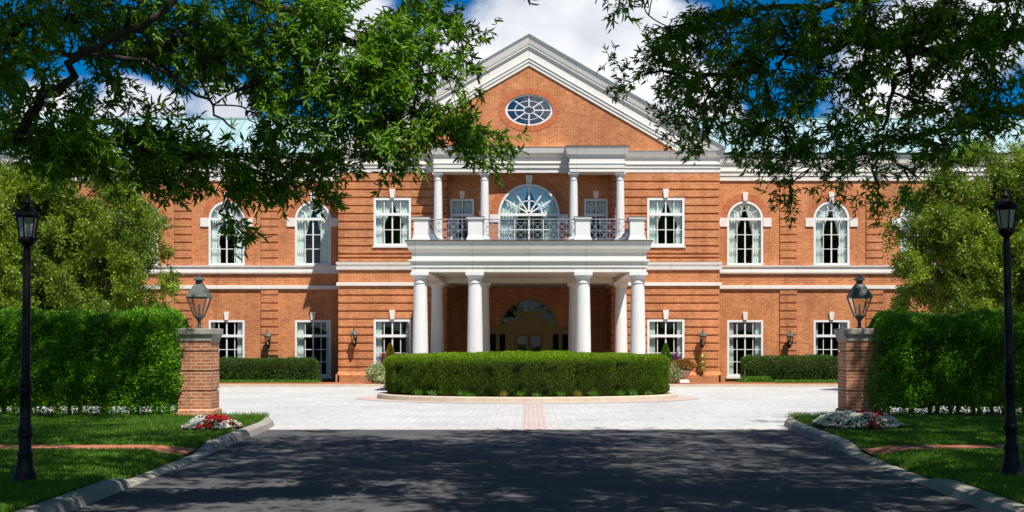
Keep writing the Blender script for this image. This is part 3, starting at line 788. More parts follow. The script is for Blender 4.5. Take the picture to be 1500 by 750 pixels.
mb = MB(); mb.box(-1.4, 1.4, YB + .9, YB + .95, OZ - 1, OZ + 1); bpart(mb, 'interior_room', M['interior'])

# raking cornices: profile is (projection, vertical drop below the outer line)
RK = [(.0, 1.17), (.05, 1.165), (.05, 1.03), (.08, 1.02), (.08, .90), (.11, .88), (.11, .86), (.07, .84), (.07, .46), (.12, .44), (.15, .42), (.15, .345), (.17, .335), (.175, .32), (.235, .04), (.26, 0.0)]
XE = XB + .24
for sgn in (-1, 1):
    vs = []; fs = []; n = len(RK) + 2
    prof = RK + [(-.2, 0.0), (-.2, 1.17)]
    for (d, v_) in prof: vs.append((0, YB - d, outer(0) - v_))
    for (d, v_) in prof:
        zc = z(221.4)                                    # lower end dies on the level cornice
        xe = XE; ze = outer(xe) - v_
        if ze < zc: xe = (ZA - v_ - zc) / SL; ze = zc
        vs.append((sgn * xe, YB - d, ze))
    fs += [tuple(range(n))[::-1], tuple(range(n, 2 * n))] + [(i, (i + 1) % n, (i + 1) % n + n, i + n) for i in range(n)]
    mb = MB(); mb.add(vs, fs); bpart(mb, 'raking_cornice', M['stone'])
    # gable roof slope behind
    mb = MB(); yb0, yb1 = YB - .28, 60.5
    mb.add([(0, yb0, ZA + .01), (sgn * (XE + .04), yb0, outer(XE + .04) + .01), (sgn * (XE + .04), yb1, outer(XE + .04) + .01), (0, yb1, ZA + .01),
            (0, yb0, ZA + .05), (sgn * (XE + .04), yb0, outer(XE + .04) + .05), (sgn * (XE + .04), yb1, outer(XE + .04) + .05), (0, yb1, ZA + .05)],
           [(0, 1, 2, 3), (4, 7, 6, 5), (0, 4, 5, 1), (1, 5, 6, 2), (2, 6, 7, 3)])
    bpart(mb, 'gable_roof', M['roof'])

# --- recess back walls
zr_ = lambda py: zb(py, YR)
AH = 45 * YR / F; AZS = zr_(314.5); FLOOR = 4.98
DX = 98 * YR / F; DW = 34.5 * YR / F; DZ1 = zr_(291.5); DZT = zr_(315)
FX, FZ = 43.5 * YL / F, zb(481, YL)
mb = MB()
wall(mb, -XO, XO, FLOOR, zb(250), YR, [('a', 0, AH, FLOOR + .02, AZS), ('r', -DX - DW / 2, -DX + DW / 2, FLOOR + .02, DZ1), ('r', DX - DW / 2, DX + DW / 2, FLOOR + .02, DZ1)])
wall(mb, -XO, XO, 0, FLOOR - .3, YL, [('a', 0, FX, .0, FZ), ('r', -2.4, -FX, 0, 2.24), ('r', FX, 2.4, 0, 2.24)])
bpart(mb, 'recess_wall', M['brick'])
window(0, AH * 2, FLOOR + .02, AZS + AH, YR, 4, AZS, 1, 3, arch='big', gm='skyglass', thin=.035, label='large round headed balcony window with sky in its glass')
for sgn in (-1, 1):
    window(sgn * DX, DW, FLOOR + .02, DZ1, YR, 2, DZT, 1, 3)
    keystone(sgn * DX, DZ1 + .02, zr_(280), .2, YR)
imposts(-AH, AH, zr_(325), zr_(314), YR, .34)
mb = MB(); mb.ring(0, AZS, AH + .005, AH + .32, .02, pi - .02, YR - .012, YR + .01, 48); bpart(mb, 'brick_arch', M['brick_dark'])
keystone(0, AZS + AH + .01, zr_(256.5), .26, YR)
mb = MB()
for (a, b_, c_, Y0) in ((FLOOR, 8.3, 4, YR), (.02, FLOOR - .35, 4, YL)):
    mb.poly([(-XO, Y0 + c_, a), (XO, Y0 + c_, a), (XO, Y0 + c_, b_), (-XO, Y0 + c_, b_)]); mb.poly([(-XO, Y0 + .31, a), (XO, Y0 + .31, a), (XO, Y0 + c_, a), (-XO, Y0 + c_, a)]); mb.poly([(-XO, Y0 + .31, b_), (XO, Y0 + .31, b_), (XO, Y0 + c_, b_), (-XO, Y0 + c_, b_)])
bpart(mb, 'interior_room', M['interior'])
# entrance: fanlight, cream surround with pediment, doors, side lights
zl_ = lambda py: zb(py, YL)
mb = MB(); y0 = YL + .04
mb.ring(0, FZ, FX - .09, FX, 0, pi, y0, y0 + .12, 36); mb.ring(0, FZ, FX * .45, FX * .45 + .05, 0, pi, y0 + .03, y0 + .08, 24)
for k in range(1, 8): a = pi * k / 8; mb.bar((FX * .45 * cos(a), FZ + FX * .45 * sin(a)), ((FX - .05) * cos(a), FZ + (FX - .05) * sin(a)), .045, y0 + .03, y0 + .08)
fan = bpart(mb, 'fanlight', M['cream'])
mb = MB(); mb.poly([((FX - .05) * cos(pi * i / 32), y0 + .06, FZ + (FX - .05) * sin(pi * i / 32)) for i in range(33)]); mb.build('glass', M['glass'], fan)
ys = YL - .10
mb = MB(); mb.box(-1.75, 1.75, ys, YL + .15, zl_(489.5), FZ - .005); mb.box(-1.82, 1.82, ys - .08, YL, FZ - .05, FZ + .02)
mb.prism_xz([(-1.25, FZ + .02), (1.25, FZ + .02), (0, FZ + .56)], ys + .02, YL + .02)
mb.bar((-1.3, FZ + .03), (0, FZ + .6), .09, ys - .07, YL); mb.bar((1.3, FZ + .03), (0, FZ + .6), .09, ys - .071, YL)
mb.box(-.62, .62, YL - .02, YL + .1, zl_(461.5), zl_(456))
for s_ in (-1, 1):
    mb.box(*sorted((s_ * .58, s_ * .85)), ys, YL + .14, .0, zl_(489.6)); mb.box(*sorted((s_ * 1.24, s_ * 1.40)), ys + .02, YL + .14, .0, zl_(489.6)); mb.box(*sorted((s_ * 1.70, s_ * 1.80)), ys + .02, YL + .14, 0, zl_(489.6))
    mb.box(*sorted((s_ * .85, s_ * 1.24)), ys + .05, YL + .14, 0, .75); mb.box(*sorted((s_ * 1.40, s_ * 1.70)), ys + .05, YL + .14, 0, .75)
    mb.box(*sorted((s_ * .85, s_ * 1.0)), ys + .05, YL + .14, .75, zl_(489.6))
    mb.box(*sorted((s_ * 2.33, s_ * 2.4)), YL + .0, YL + .1, 0, 2.24); mb.box(*sorted((s_ * 1.8, s_ * 2.4)), YL + .02, YL + .1, 2.16, 2.24)
bpart(mb, 'door_surround', M['cream'])
for s_ in (-1, 1):
    mb = MB(); a, b_ = sorted((s_ * .02, s_ * .57)); yd = YL + .02
    mb.box(a, a + .08, yd, yd + .05, .05, zl_(490)); mb.box(b_ - .08, b_, yd, yd + .05, .05, zl_(490)); mb.box(a + .08, b_ - .08, yd, yd + .05, .05, .32); mb.box(a + .08, b_ - .08, yd, yd + .05, zl_(490) - .1, zl_(490)); mb.box(a + .08, b_ - .08, yd, yd + .05, .95, 1.05)
    dr_ = bpart(mb, 'door', M['cream']); mb = MB(); mb.poly([(a + .06, yd + .03, .3), (b_ - .06, yd + .03, .3), (b_ - .06, yd + .03, 1.95), (a + .06, yd + .03, 1.95)]); mb.build('glass', M['glass'], dr_)
    mb = MB(); mb.tube([(s_ * .07, yd - .04, .9), (s_ * .07, yd - .04, 1.25)], [.012, .012], 8); mb.build('door_handle', M['brass'], dr_)
# entrance floor
tri_struct('added_dark_paving', M['walk_brick'], lambda b_: b_.poly([(-3.9, 43.5, .012), (3.9, 43.5, .012), (3.9, KERB_BACK - .15, .012), (-3.9, KERB_BACK - .15, .012)]))  # hidden dark brick, added to cut light bouncing into the entrance
tri_struct('entrance_floor', M['walk_brick'], lambda b_: b_.poly([(-3.4, 49.2, .104), (3.4, 49.2, .104), (3.4, YL + .3, .104), (-3.4, YL + .3, .104)]))

# --- portico
YP, YC = 41.6, 49.45
zp = lambda py: zb(py, YP)
CX4 = [-3.58, -1.78, 1.78, 3.58]
def column(x, y, z0, z1, r0, r1, pl=.18, mat='paint', n=36):
    mb = MB(); h = z1 - z0; prof = [(r0 * 1.22, z0 + pl * .5), (r0 * 1.26, z0 + pl * .6), (r0 * 1.26, z0 + pl * .8), (r0 * 1.16, z0 + pl * .92), (r0 * 1.06, z0 + pl), (r0, z0 + pl + .03)]
    zc = z1 - r1 * .95
    for i in range(1, 15):
        t = i / 14; rr = r0 - (r0 - r1) * (t ** 1.7); prof.append((rr, z0 + pl + .03 + (zc - .16 - z0 - pl - .03) * t))
    prof += [(r1 * 1.10, zc - .155), (r1 * 1.10, zc - .12), (r1, zc - .115), (r1, zc)]
    mb.lathe(x, y, prof, n); mb.box(x - r0 * 1.3, x + r0 * 1.3, y - r0 * 1.3, y + r0 * 1.3, z0, z0 + pl * .52)
    c_ = bpart(mb, 'column', M[mat], smooth=True)
    mb = MB(); mb.lathe(x, y, [(r1 * 1.02, zc), (r1 * 1.12, zc + .01), (r1 * 1.30, zc + r1 * .35), (r1 * 1.32, zc + r1 * .45)], n)
    a = r1 * 1.38; mb.box(x - a, x + a, y - a, y + a, zc + r1 * .45, z1)
    mb.build('capital', M[mat], c_, smooth=True)
ZCAP = zp(399)
for x in CX4: column(x, YP, .012, ZCAP, .265, .215)
for x in CX4: column(x, YC - .2, .012, ZCAP + .02, .265, .215)
ENT = [(.0, ZCAP), (.0, zp(392.5)), (.03, zp(392.2)), (.03, zp(386.3)), (.06, zp(386)), (.07, zp(384)), (.10, zp(383.5)), (.10, zp(381.5)), (.0, zp(381)), (.0, zp(370.5)), (.04, zp(369.8)), (.06, zp(368.6)), (.09, zp(368)), (.11, zp(366)), (.17, zp(356.5)), (.19, zp(355))]
HP = 3.84; YPF = YP - .25
def ringmould(mb, x0, x1, y0, y1, prof, t=.5):
    mb.mould(x0, x1, y0, y1, prof)
mb = MB()
# outer shell of the entablature as a beam ring, so the soffit between stays open
for (a, b_, c_, d_) in ((-HP, HP, YPF, YPF + .5),):
    mb.mould(a, b_, c_, YB + .04, ENT[0:1] + ENT)
# replace the solid underside with a ring: front and side beams
fs = [f for f in mb.f if not (len(f) == 4 and all(abs(mb.v[i][2] - ZCAP) < 1e-6 for i in f))]; mb.f = fs
zc_ = ZCAP + .17
def und(x0, x1, y0, y1, zz): mb.poly([(x0, y0, zz), (x1, y0, zz), (x1, y1, zz), (x0, y1, zz)])
xi = HP - .52; yi0 = YPF + .5; yi1 = YC - .45
und(-HP, HP, YPF, yi0, ZCAP); und(-HP, -xi, yi0, YB + .04, ZCAP); und(xi, HP, yi0, YB + .04, ZCAP); und(-xi, xi, yi1, yi1 + .5, ZCAP)
bpart(mb, 'portico_entablature', M['stone'])
mb = MB()
mb.poly([(-xi, yi0, zc_), (xi, yi0, zc_), (xi, yi1, zc_), (-xi, yi1, zc_)])
for (p, q) in (((-xi, yi0), (xi, yi0)), ((xi, yi0), (xi, yi1)), ((xi, yi1), (-xi, yi1)), ((-xi, yi1), (-xi, yi0))):
    mb.poly([(*p, ZCAP), (*q, ZCAP), (*q, zc_), (*p, zc_)])
for (cxx, cyy) in ((0, 43.5), (0, 46.5), (-2, 45), (2, 45)): mb.lathe(cxx, cyy, [(.10, zc_ - .012), (.10, zc_ - .002)], 16)
mb.poly([(-XO, yi1 + .5, ZCAP + .01), (XO, yi1 + .5, ZCAP + .01), (XO, YL + .1, ZCAP + .01), (-XO, YL + .1, ZCAP + .01)])
bpart(mb, 'portico_soffit', M['soffit'])
mb = MB(); mb.box(-HP - .21, HP + .21, YPF - .21, YB + .04, zp(354.9), zp(353.2)); mb.box(-XO, XO, YB + .04, YL + .1, FLOOR - .3, FLOOR + .01)
bpart(mb, 'balcony_deck', M['lead'])
ZD = zp(353.2) + .003
for x in (-3.54, -1.76, 1.76, 3.54):
    mb = MB(); y0 = YPF - .02; h = .235; zt = zp(319)
    mb.mould(x - h, x + h, y0, y0 + .5, [(.055, ZD), (.055, ZD + .05), (.03, ZD + .09), (.0, ZD + .17), (.0, zt - .12), (.03, zt - .09), (.03, zt - .075), (.05, zt - .06), (.055, zt)], back=True)
    bpart(mb, 'pedestal', M['paint'])
    mb = MB(); mb.box(x - h - .065, x + h + .065, y0 - .065, y0 + .565, zt + .001, zt + .012); bpart(mb, 'pedestal_cap', M['lead'])
def railing(p, q, nm='balcony_railing'):
    p = Vector((*p, 0)); q = Vector((*q, 0)); Ln = (q - p).length; d = (q - p) / Ln
    za, zb_, zm, zt = ZD + .06, ZD + .60, ZD + .33, ZD + .71; r = .008
    mb = MB()
    def rod(s0, z0, s1, z1, rr=r): mb.tube([p + d * s0 + Vector((0, 0, z0)), p + d * s1 + Vector((0, 0, z1))], [rr, rr], 6)
    rod(0, zt, Ln, zt, .017); rod(0, zb_, Ln, zb_); rod(0, za, Ln, za, .013); rod(0, zm, Ln, zm, .009)
    n = max(1, round(Ln / .285)); w = Ln / n
    for i in range(n + 1): rod(i * w, ZD, i * w, zt, .013 if i % 3 == 0 else .010)
    for i in range(n):
        for (a, b_) in ((za, zm), (zm, zb_)): rod(i * w, a, (i + 1) * w, b_, .006); rod(i * w, b_, (i + 1) * w, a, .006)
        c_ = p + d * (i + .5) * w + Vector((0, 0, (zb_ + zt) / 2)); 
        for (a, b_) in ((za, zm), (zm, zb_)):
            cc_ = p + d * (i + .5) * w + Vector((0, 0, (a + b_) / 2)); pts = [cc_ + d * .045 * cos(t) + Vector((0, 0, .045 * sin(t))) for t in [2 * pi * k / 12 for k in range(13)]]
            mb.tube(pts, [.006] * 13, 5)
    bpart(mb, nm, M['iron'], smooth=True)
yrl = YPF + .22
railing((-3.28, yrl), (-2.02, yrl)); railing((-1.5, yrl), (1.5, yrl)); railing((2.02, yrl), (3.28, yrl))
railing((-3.54, YPF + .52), (-3.54, YB - .05)); railing((3.54, YPF + .52), (3.54, YB - .05))

# --- pavilions above the balcony
for sgn in (-1, 1):
    xa, xb_ = (-3.72, -1.58) if sgn < 0 else (1.58, 3.72); ya = YC - .30
    s = F / ya; zz = lambda py: EYE + (HZ - py) / s
    PP = [(.0, zz(251.6)), (.0, zz(246.2)), (.025, zz(246)), (.025, zz(240.5)), (.045, zz(240.2)), (.05, zz(238.6)), (.0, zz(238)), (.0, zz(228.5)), (.03, zz(228)), (.04, zz(226.6)), (.09, zz(226)), (.10, zz(224.3)), (.155, zz(217)), (.18, zz(214.8))]
    mb = MB(); mb.mould(xa, xb_, ya, YB + .1, PP); bpart(mb, 'pavilion_entablature', M['stone'])
    mb = MB(); mb.box(xa - .19, xb_ + .19, ya - .19, YB, zz(214.7), zz(214.7) + .02); bpart(mb, 'flashing', M['lead'])
    for xx in ((xa + .16), (xb_ - .16)):
        column(xx, YC - .06, 5.62, zz(251.8), .175, .150, .12)
        mb = MB(); mb.box(xx - .24, xx + .24, YC - .3, YC + .2, ZD, 5.615); bpart(mb, 'column_plinth', M['stone'])
# central recessed entablature between the pavilions
mb = MB(); mb.run(-1.55, 1.55, YB - .0, [(YB - .05, z(253)), (YB - .05, z(247)), (YB - .09, z(246.6)), (YB - .09, z(241)), (YB - .12, z(240.6)), (YB - .13, z(239.2)), (YB - .04, z(238.7)), (YB - .04, z(229)), (YB - .10, z(228.4)), (YB - .12, z(227.2)), (YB - .17, z(226.6)), (YB - .19, z(225)), (YB - .23, z(217.6)), (YB - .25, z(216.4))]); bpart(mb, 'entablature', M['stone'])
# ------------------------------------------------------------------ wall lanterns
def wall_lantern(label):
    t = thing('wall_lantern', label, 'lantern', (0, 0, 0), 'wall lanterns on the brick front')
    mb = MB(); mb.lathe(0, -.27, [(.055, .30), (.16, .33), (.165, .36), (.12, .42), (.05, .50), (.03, .53), (.035, .56), (.01, .64)], 6, pi / 6)
    mb.build('lantern_cap', M['patina'], t)
    mb = MB()
    for k in range(6):
        a = pi / 3 * k + pi / 6; mb.tube([(cos(a) * .085, -.27 + sin(a) * .085, .0), (cos(a) * .135, -.27 + sin(a) * .135, .33)], [.010, .010], 4)
    mb.lathe(0, -.27, [(.02, -.14), (.03, -.10), (.05, -.05), (.09, -.02), (.095, .01)], 6, pi / 6)
    mb.build('lantern_frame', M['black'], t)
    mb = MB(); mb.lathe(0, -.27, [(.08, .01), (.128, .325)], 6, pi / 6); mb.f = mb.f[:-2]; mb.build('glass', M['lampglass'], t)
    mb = MB(); mb.lathe(0, -.27, [(.022, .01), (.022, .16), (.008, .19)], 10); mb.build('lamp_tube', M['candle'], t)
    mb = MB(); mb.box(-.05, .05, -.015, .0, -.10, .22); mb.tube([(0, 0, .10), (0, -.10, .02), (0, -.19, -.04), (0, -.27, -.09)], [.014] * 4, 6); mb.build('bracket', M['black'], t)
    return t
wl0 = wall_lantern('dark wall lantern on the centre bay, left of the portico and its window')
wl0.location = (-255 * 50 / F, 49.998, zb(503))
for (x, y, Z, lb) in ((253, 49.998, 50, 'dark wall lantern on the brick wall directly above the brass valve'),
                      (-380.5, 52.742, 52.8, 'dark wall lantern on the left wing above the low clipped hedge'),
                      (380, 52.742, 52.8, 'dark wall lantern on the right wing between two ground floor windows')):
    c_ = copy_tree(wl0); c_.location = (x * Z / F, y, zb(505, Z)); c_['label'] = lb

# brass valve on the right of the bay
t = thing('wall_valve', 'tall aged brass fire valve fixed to the brick wall below the right bay lantern', 'wall valve', (253 * 50 / F, 49.998, zb(546)))
mb = MB(); mb.lathe(0, -.14, [(.03, .05), (.09, .08), (.11, .14), (.10, .22), (.08, .27), (.12, .32), (.13, .42), (.09, .46), (.09, .52), (.12, .56), (.11, .66), (.08, .72)], 20); mb.build('valve_body', M['brass'], t, smooth=True)
for zz in (.36, .61):
    mb = MB(); vs = MB(); 
    mb.tube([(-.05, -.22, zz), (-.08, -.31, zz - .02)], [.055, .06], 14); mb.build('hose_cap', M['brass'], t, smooth=True)
mb = MB(); mb.box(-.15, .15, -.012, 0, .0, .74); mb.build('back_plate', M['brass'], t)

# ------------------------------------------------------------------ entrance piers and their lanterns
PY = 27.3
def pier(label, x):
    t = thing('brick_pier', label, 'gate pier', (x, PY, .03), 'brick gate piers at the drive'); w = .372
    mb = MB(); zt = 1.97 - .03 - .27; cur = 0
    mb.mould(-w - .05, w + .05, -w - .05, w + .05, [(.0, 0), (.0, .18), (-.05, .22)], back=True)
    for a, b_ in ((.22, .60), (.635, 1.02), (1.055, 1.44), (1.475, zt)): mb.box(-w, w, -w, w, a, b_)
    mb.box(-w + .03, w - .03, -w + .03, w - .03, .2, zt)
    mb.build('pier_shaft', M['pier_brick'], t)
    mb = MB(); mb.mould(-w, w, -w, w, [(-.01, zt), (.02, zt + .01), (.025, zt + .07), (.045, zt + .11), (.05, zt + .14), (.065, zt + .145), (.072, zt + .16), (.072, zt + .26), (.06, zt + .275)], back=True)
    mb.build('cap_stone', M['kerb'], t)
    return t
pier('sunlit brick gate pier with stone cap on the left of the drive', -7.16)
pier('shaded brick gate pier with stone cap on the right of the drive', 7.14)
def pier_lantern(label, x):
    t = thing('gate_lantern', label, 'lantern', (x, PY, 1.975), 'glazed copper lanterns on the gate piers'); q = pi / 4; t.scale = (.86, .86, .955)
    mb = MB(); mb.lathe(0, 0, [(.10, 0), (.10, .02), (.045, .04), (.04, .17), (.07, .19), (.07, .21), (.095, .235), (.13, .27)], 24); mb.build('stem', M['patina'], t, smooth=True)
    mb = MB()
    for k in range(4):
        a = q + k * pi / 2; b_ = a + pi / 2
        r0, r1 = .145, .345
        mb.tube([(cos(a) * r0, sin(a) * r0, .27), (cos(a) * r1, sin(a) * r1, .70)], [.014, .016], 6)
        mb.tube([(cos(a) * r1, sin(a) * r1, .70), (cos(b_) * r1, sin(b_) * r1, .70)], [.016, .016], 6)
        mb.tube([(cos(a) * r0, sin(a) * r0, .275), (cos(b_) * r0, sin(b_) * r0, .275)], [.014, .014], 6)
    mb.build('lantern_frame', M['patina'], t)
    mb = MB(); mb.lathe(0, 0, [(.138, .28), (.335, .695)], 4, q); mb.f = mb.f[:-2]; mb.build('glass', M['lampglass'], t)
    mb = MB(); mb.lathe(0, 0, [(.37, .695), (.385, .715), (.36, .745), (.27, .87), (.155, .985), (.115, 1.02)], 4, q)
    mb.build('roof', M['patina'], t)
    mb = MB(); mb.lathe(0, 0, [(.085, 1.01), (.085, 1.08), (.15, 1.095), (.15, 1.11), (.09, 1.15), (.05, 1.165), (.03, 1.18), (.038, 1.20), (.035, 1.225), (.008, 1.25)], 16); mb.build('finial', M['patina'], t, smooth=True)
    mb = MB(); mb.lathe(0, 0, [(.045, .28), (.045, .33), (.028, .34), (.028, .53), (.012, .55)], 12); mb.build('lamp_tube', M['candle'], t)
    return t
pier_lantern('glazed four sided copper lantern standing on the left gate pier', -7.13)
pier_lantern('glazed four sided copper lantern standing on the right gate pier', 7.14)

# ------------------------------------------------------------------ black lamp posts
def lamp_post(label, x, y, H, tilt):
    t = thing('lamp_post', label, 'lamp post', (x, y, .10), 'black lamp posts on the verges'); t.rotation_euler = (0, tilt, 0)
    k = (H - .62) / 2.2; LS = .78
    mb = MB(); zz = lambda a: .0 + a * k
    prof = [(.155, 0), (.155, .04), (.13, .06), (.125, .09), (.105, .14), (.085, .20), (.078, .26), (.085, .28), (.085, .30), (.068, .32), (.066, .44), (.085, .46), (.085, .485), (.070, .50), (.074, .54), (.060, .57),
            (.057, .85), (.066, .86), (.070, .885), (.066, .91), (.058, .92), (.066, .945), (.066, .97), (.050, .99), (.046, 1.6), (.042, 2.05), (.042, 2.2)]
    mb.lathe(0, 0, [(r, z_ * k) for r, z_ in prof], 28); mb.build('post', M['black'], t, smooth=True)
    zt = 2.2 * k; n = 6; q = pi / 6
    def lz(o):
        o.location = (0, 0, zt); o.scale = (LS, LS, LS); return o
    mb = MB(); mb.lathe(0, 0, [(.04, -.01), (.05, .02), (.045, .04), (.085, .09), (.125, .12), (.130, .15), (.105, .165), (.10, .175)], 24); lz(mb.build('lantern_base', M['black'], t, smooth=True))
    z0, z1 = .17, .47; r0, r1 = .100, .150
    mb = MB()
    for k_ in range(n):
        a = q + 2 * pi * k_ / n; b_ = q + 2 * pi * (k_ + 1) / n
        mb.tube([(cos(a) * r0, sin(a) * r0, z0), (cos(a) * r1, sin(a) * r1, z1)], [.011, .011], 5)
        for (r, z_) in ((r0, z0 + .005), (r1, z1 - .005)): mb.tube([(cos(a) * r, sin(a) * r, z_), (cos(b_) * r, sin(b_) * r, z_)], [.010, .010], 5)
    lz(mb.build('lantern_frame', M['black'], t))
    mb = MB(); mb.lathe(0, 0, [(r0 - .006, z0), (r1 - .006, z1)], n, q); lz(mb.build('frosted_pane', M['frost'], t))
    mb = MB(); mb.lathe(0, 0, [(.165, z1 - .005), (.182, z1 + .01), (.180, z1 + .035), (.15, z1 + .07), (.105, z1 + .115), (.06, z1 + .155), (.032, z1 + .165)], n * 2, q)
    mb.lathe(0, 0, [(.034, z1 + .16), (.034, z1 + .19), (.062, z1 + .205), (.055, z1 + .215), (.018, z1 + .27), (.014, z1 + .285), (.022, z1 + .30), (.018, z1 + .315), (.005, z1 + .33)], 16)
    lz(mb.build('lantern_roof', M['black'], t, smooth=True))
    return t
lamp_post('black lamp post with frosted lantern on the left verge, in front of the left hedge', -5.63, 14.1, 3.24, radians(.55))
lamp_post('black lamp post with frosted lantern on the right verge, in front of the right hedge', 5.66, 14.8, 3.40, radians(-1.35))

# ------------------------------------------------------------------ hedges and planting
def nz3(p, s, seed=0):
    """cheap smooth noise by sums of sines"""
    x, y, z_ = p[:, 0] * s, p[:, 1] * s, p[:, 2] * s
    return (np.sin(x * 1.7 + seed + np.sin(y * 1.3 + seed)) + np.sin(y * 2.1 + 1.3 * seed + np.sin(z_ * 1.9)) + np.sin(z_ * 2.3 + seed * .7 + np.sin(x * 2.7)) + .6 * np.sin(x * 4.1 + y * 3.7 + seed) + .6 * np.sin(z_ * 5.1 - x * 3.3 + y * 2.9)) / 4.2
def box_surface(n, sx, sy, sz, rad, faces=None):
    """points and normals on a rounded box with half sizes sx sy and height sz"""
    A = np.array([2 * sy * sz, 2 * sy * sz, 2 * sx * sz, 2 * sx * sz, 4 * sx * sy])
    if faces is not None: A = A * np.array(faces)
    f = rng.choice(5, n, p=A / A.sum()); u = rng.random(n) * 2 - 1; v_ = rng.random(n) * 2 - 1; w = rng.random(n)
    p = np.zeros((n, 3))
    for k, (i, s_) in enumerate(((0, 1), (0, -1), (1, 1), (1, -1))):
        mk = f == k; p[mk, i] = s_ * (sx, sy)[i]; p[mk, 1 - i] = u[mk] * (sx, sy)[1 - i]; p[mk, 2] = w[mk] * sz
    mk = f == 4; p[mk, 0] = u[mk] * sx; p[mk, 1] = v_[mk] * sy; p[mk, 2] = sz
    inner = np.clip(p, [-sx + rad, -sy + rad, -1], [sx - rad, sy - rad, sz - rad]); d = p - inner
    nn = d / (np.linalg.norm(d, axis=1, keepdims=True) + 1e-9)
    return inner + nn * rad, nn
def hedge(name, label, cat, loc, sx, sy, z0, sz, n, leaf, mat, group=None, rad=.25, amp=.07, ragged=0.0, stems=False, faces=None, nscale=1.6, tintbias=0.0, core=True):
    t = thing(name, label, cat, loc, group)
    seed = rng.random() * 20
    def disp(p): return nz3(p, nscale, seed) * amp + nz3(p, nscale * 3.3, seed + 3) * amp * .5
    p, nn = box_surface(n, sx, sy, sz, rad, faces); 
    dp = disp(p); off = dp[:, None] - (rng.random(n) ** 1.6 * .16)[:, None] + (rng.random(n) < .06)[:, None] * rng.random((n, 1)) * .09
    p = p + nn * off
    if ragged:
        keep = rng.random(n) < np.clip((p[:, 2] - .0) / ragged + .34 + .6 * nz3(p, 1.9, seed + 5), 0, 1); p = p[keep]; nn = nn[keep]; dp = dp[keep]
    d = nn + rand_dirs(len(p)) * .95 + np.array([0, 0, .25])
    tv = rng.random(len(p)) * .7 + dp / amp * .22 + .15 + tintbias
    p[:, 2] += z0
    leaf_mesh('foliage', p, d, leaf * (.7 + rng.random(len(p)) * .6), leaf * .5, M[mat], t, simple=True, tintv=tv)
    if core:
        c0 = ragged * .85 if ragged else .02; mb = MB(); ins = .15; nx_, nz_ = max(4, int(sx / .25)), 6
        P = []; 
        q, qn = sx - ins, sy - ins
        import bmesh
        bm = bmesh.new(); bmesh.ops.create_cube(bm, size=2)
        bmesh.ops.subdivide_edges(bm, edges=bm.edges[:], cuts=14, use_grid_fill=True)
        vs = np.array([v_.co[:] for v_ in bm.verts]); vs[:, 0] *= q; vs[:, 1] *= qn; vs[:, 2] = c0 + (vs[:, 2] + 1) / 2 * (sz - ins - c0)
        inner = np.clip(vs, [-q + rad, -qn + rad, c0 + .05], [q - rad, qn - rad, sz - ins - rad]); dd = vs - inner; l_ = np.linalg.norm(dd, axis=1, keepdims=True) + 1e-9
        vs = inner + dd / l_ * np.minimum(l_, rad); vs = vs + dd / l_ * (disp(vs)[:, None] - .02)
        for v_, c_ in zip(bm.verts, vs): v_.co = (c_[0], c_[1], c_[2] + z0)
        me = bpy.data.meshes.new('branch_mass'); bm.to_mesh(me); bm.free(); me.materials.append(M['twig'])
        o = bpy.data.objects.new('branch_mass', me); COL.objects.link(o); o.parent = t
    if stems:
        x = -sx + .3
        while x < sx - .2:
            for yy in (-.2, .2):
                xx = x + random.uniform(-.12, .12); y0 = yy + random.uniform(-.15, .15)
                mb = MB(); mb.tube([(xx, y0, z0 - .05), (xx + random.uniform(-.05, .05), y0, z0 + .3), (xx + random.uniform(-.12, .12), y0 + random.uniform(-.1, .1), z0 + .9)], [random.uniform(.035, .06), .035, .03], 6)
                for k in range(2): mb.tube([(xx, y0, z0 + .12), (xx + random.uniform(-.25, .25), y0 + random.uniform(-.15, .15), z0 + .75)], [.018, .012], 5)
                mb.build('stem', M['bark'], t)
            x += random.uniform(.42, .72)
    return t
# tall clipped hedges beside the piers
hedge('tall_hedge', 'tall clipped glossy green hedge with bare stems on the left, beside the sunlit pier', 'hedge', (-11.15, 27.25, 0), 3.70,   .70, .06, 2.24, 105000, .060, 'holly',
      group=None, rad=.48, amp=.17, nscale=1.25, ragged=.32, stems=True, faces=(.7, .2, .15, 1.5, 1.0))
hedge('tall_hedge', 'tall clipped dark green hedge with bare stems on the right, beside the shaded pier', 'hedge', (11.25, 27.15, 0), 3.90, .72, .06, 2.20, 105000, .060, 'holly',
      group=None, rad=.48, amp=.17, nscale=1.25, ragged=.32, stems=True, faces=(.2, .7, .15, 1.5, 1.0))
# low hedges by the wings
hedge('low_hedge', 'low clipped hedge under the ground floor windows of the left wing', 'hedge', (-10.65, 50.2, 0), 2.30, .55, .02, .98, 26000, .055, 'box', rad=.3, amp=.08, faces=(1, .2, .1, 1.5, 1.2))
hedge('low_hedge', 'low clipped hedge under the ground floor windows of the right wing', 'hedge', (11.8, 50.2, 0), 3.35, .55, .02, 1.06, 34000, .055, 'box', rad=.3, amp=.09, faces=(.2, 1, .1, 1.5, 1.2))
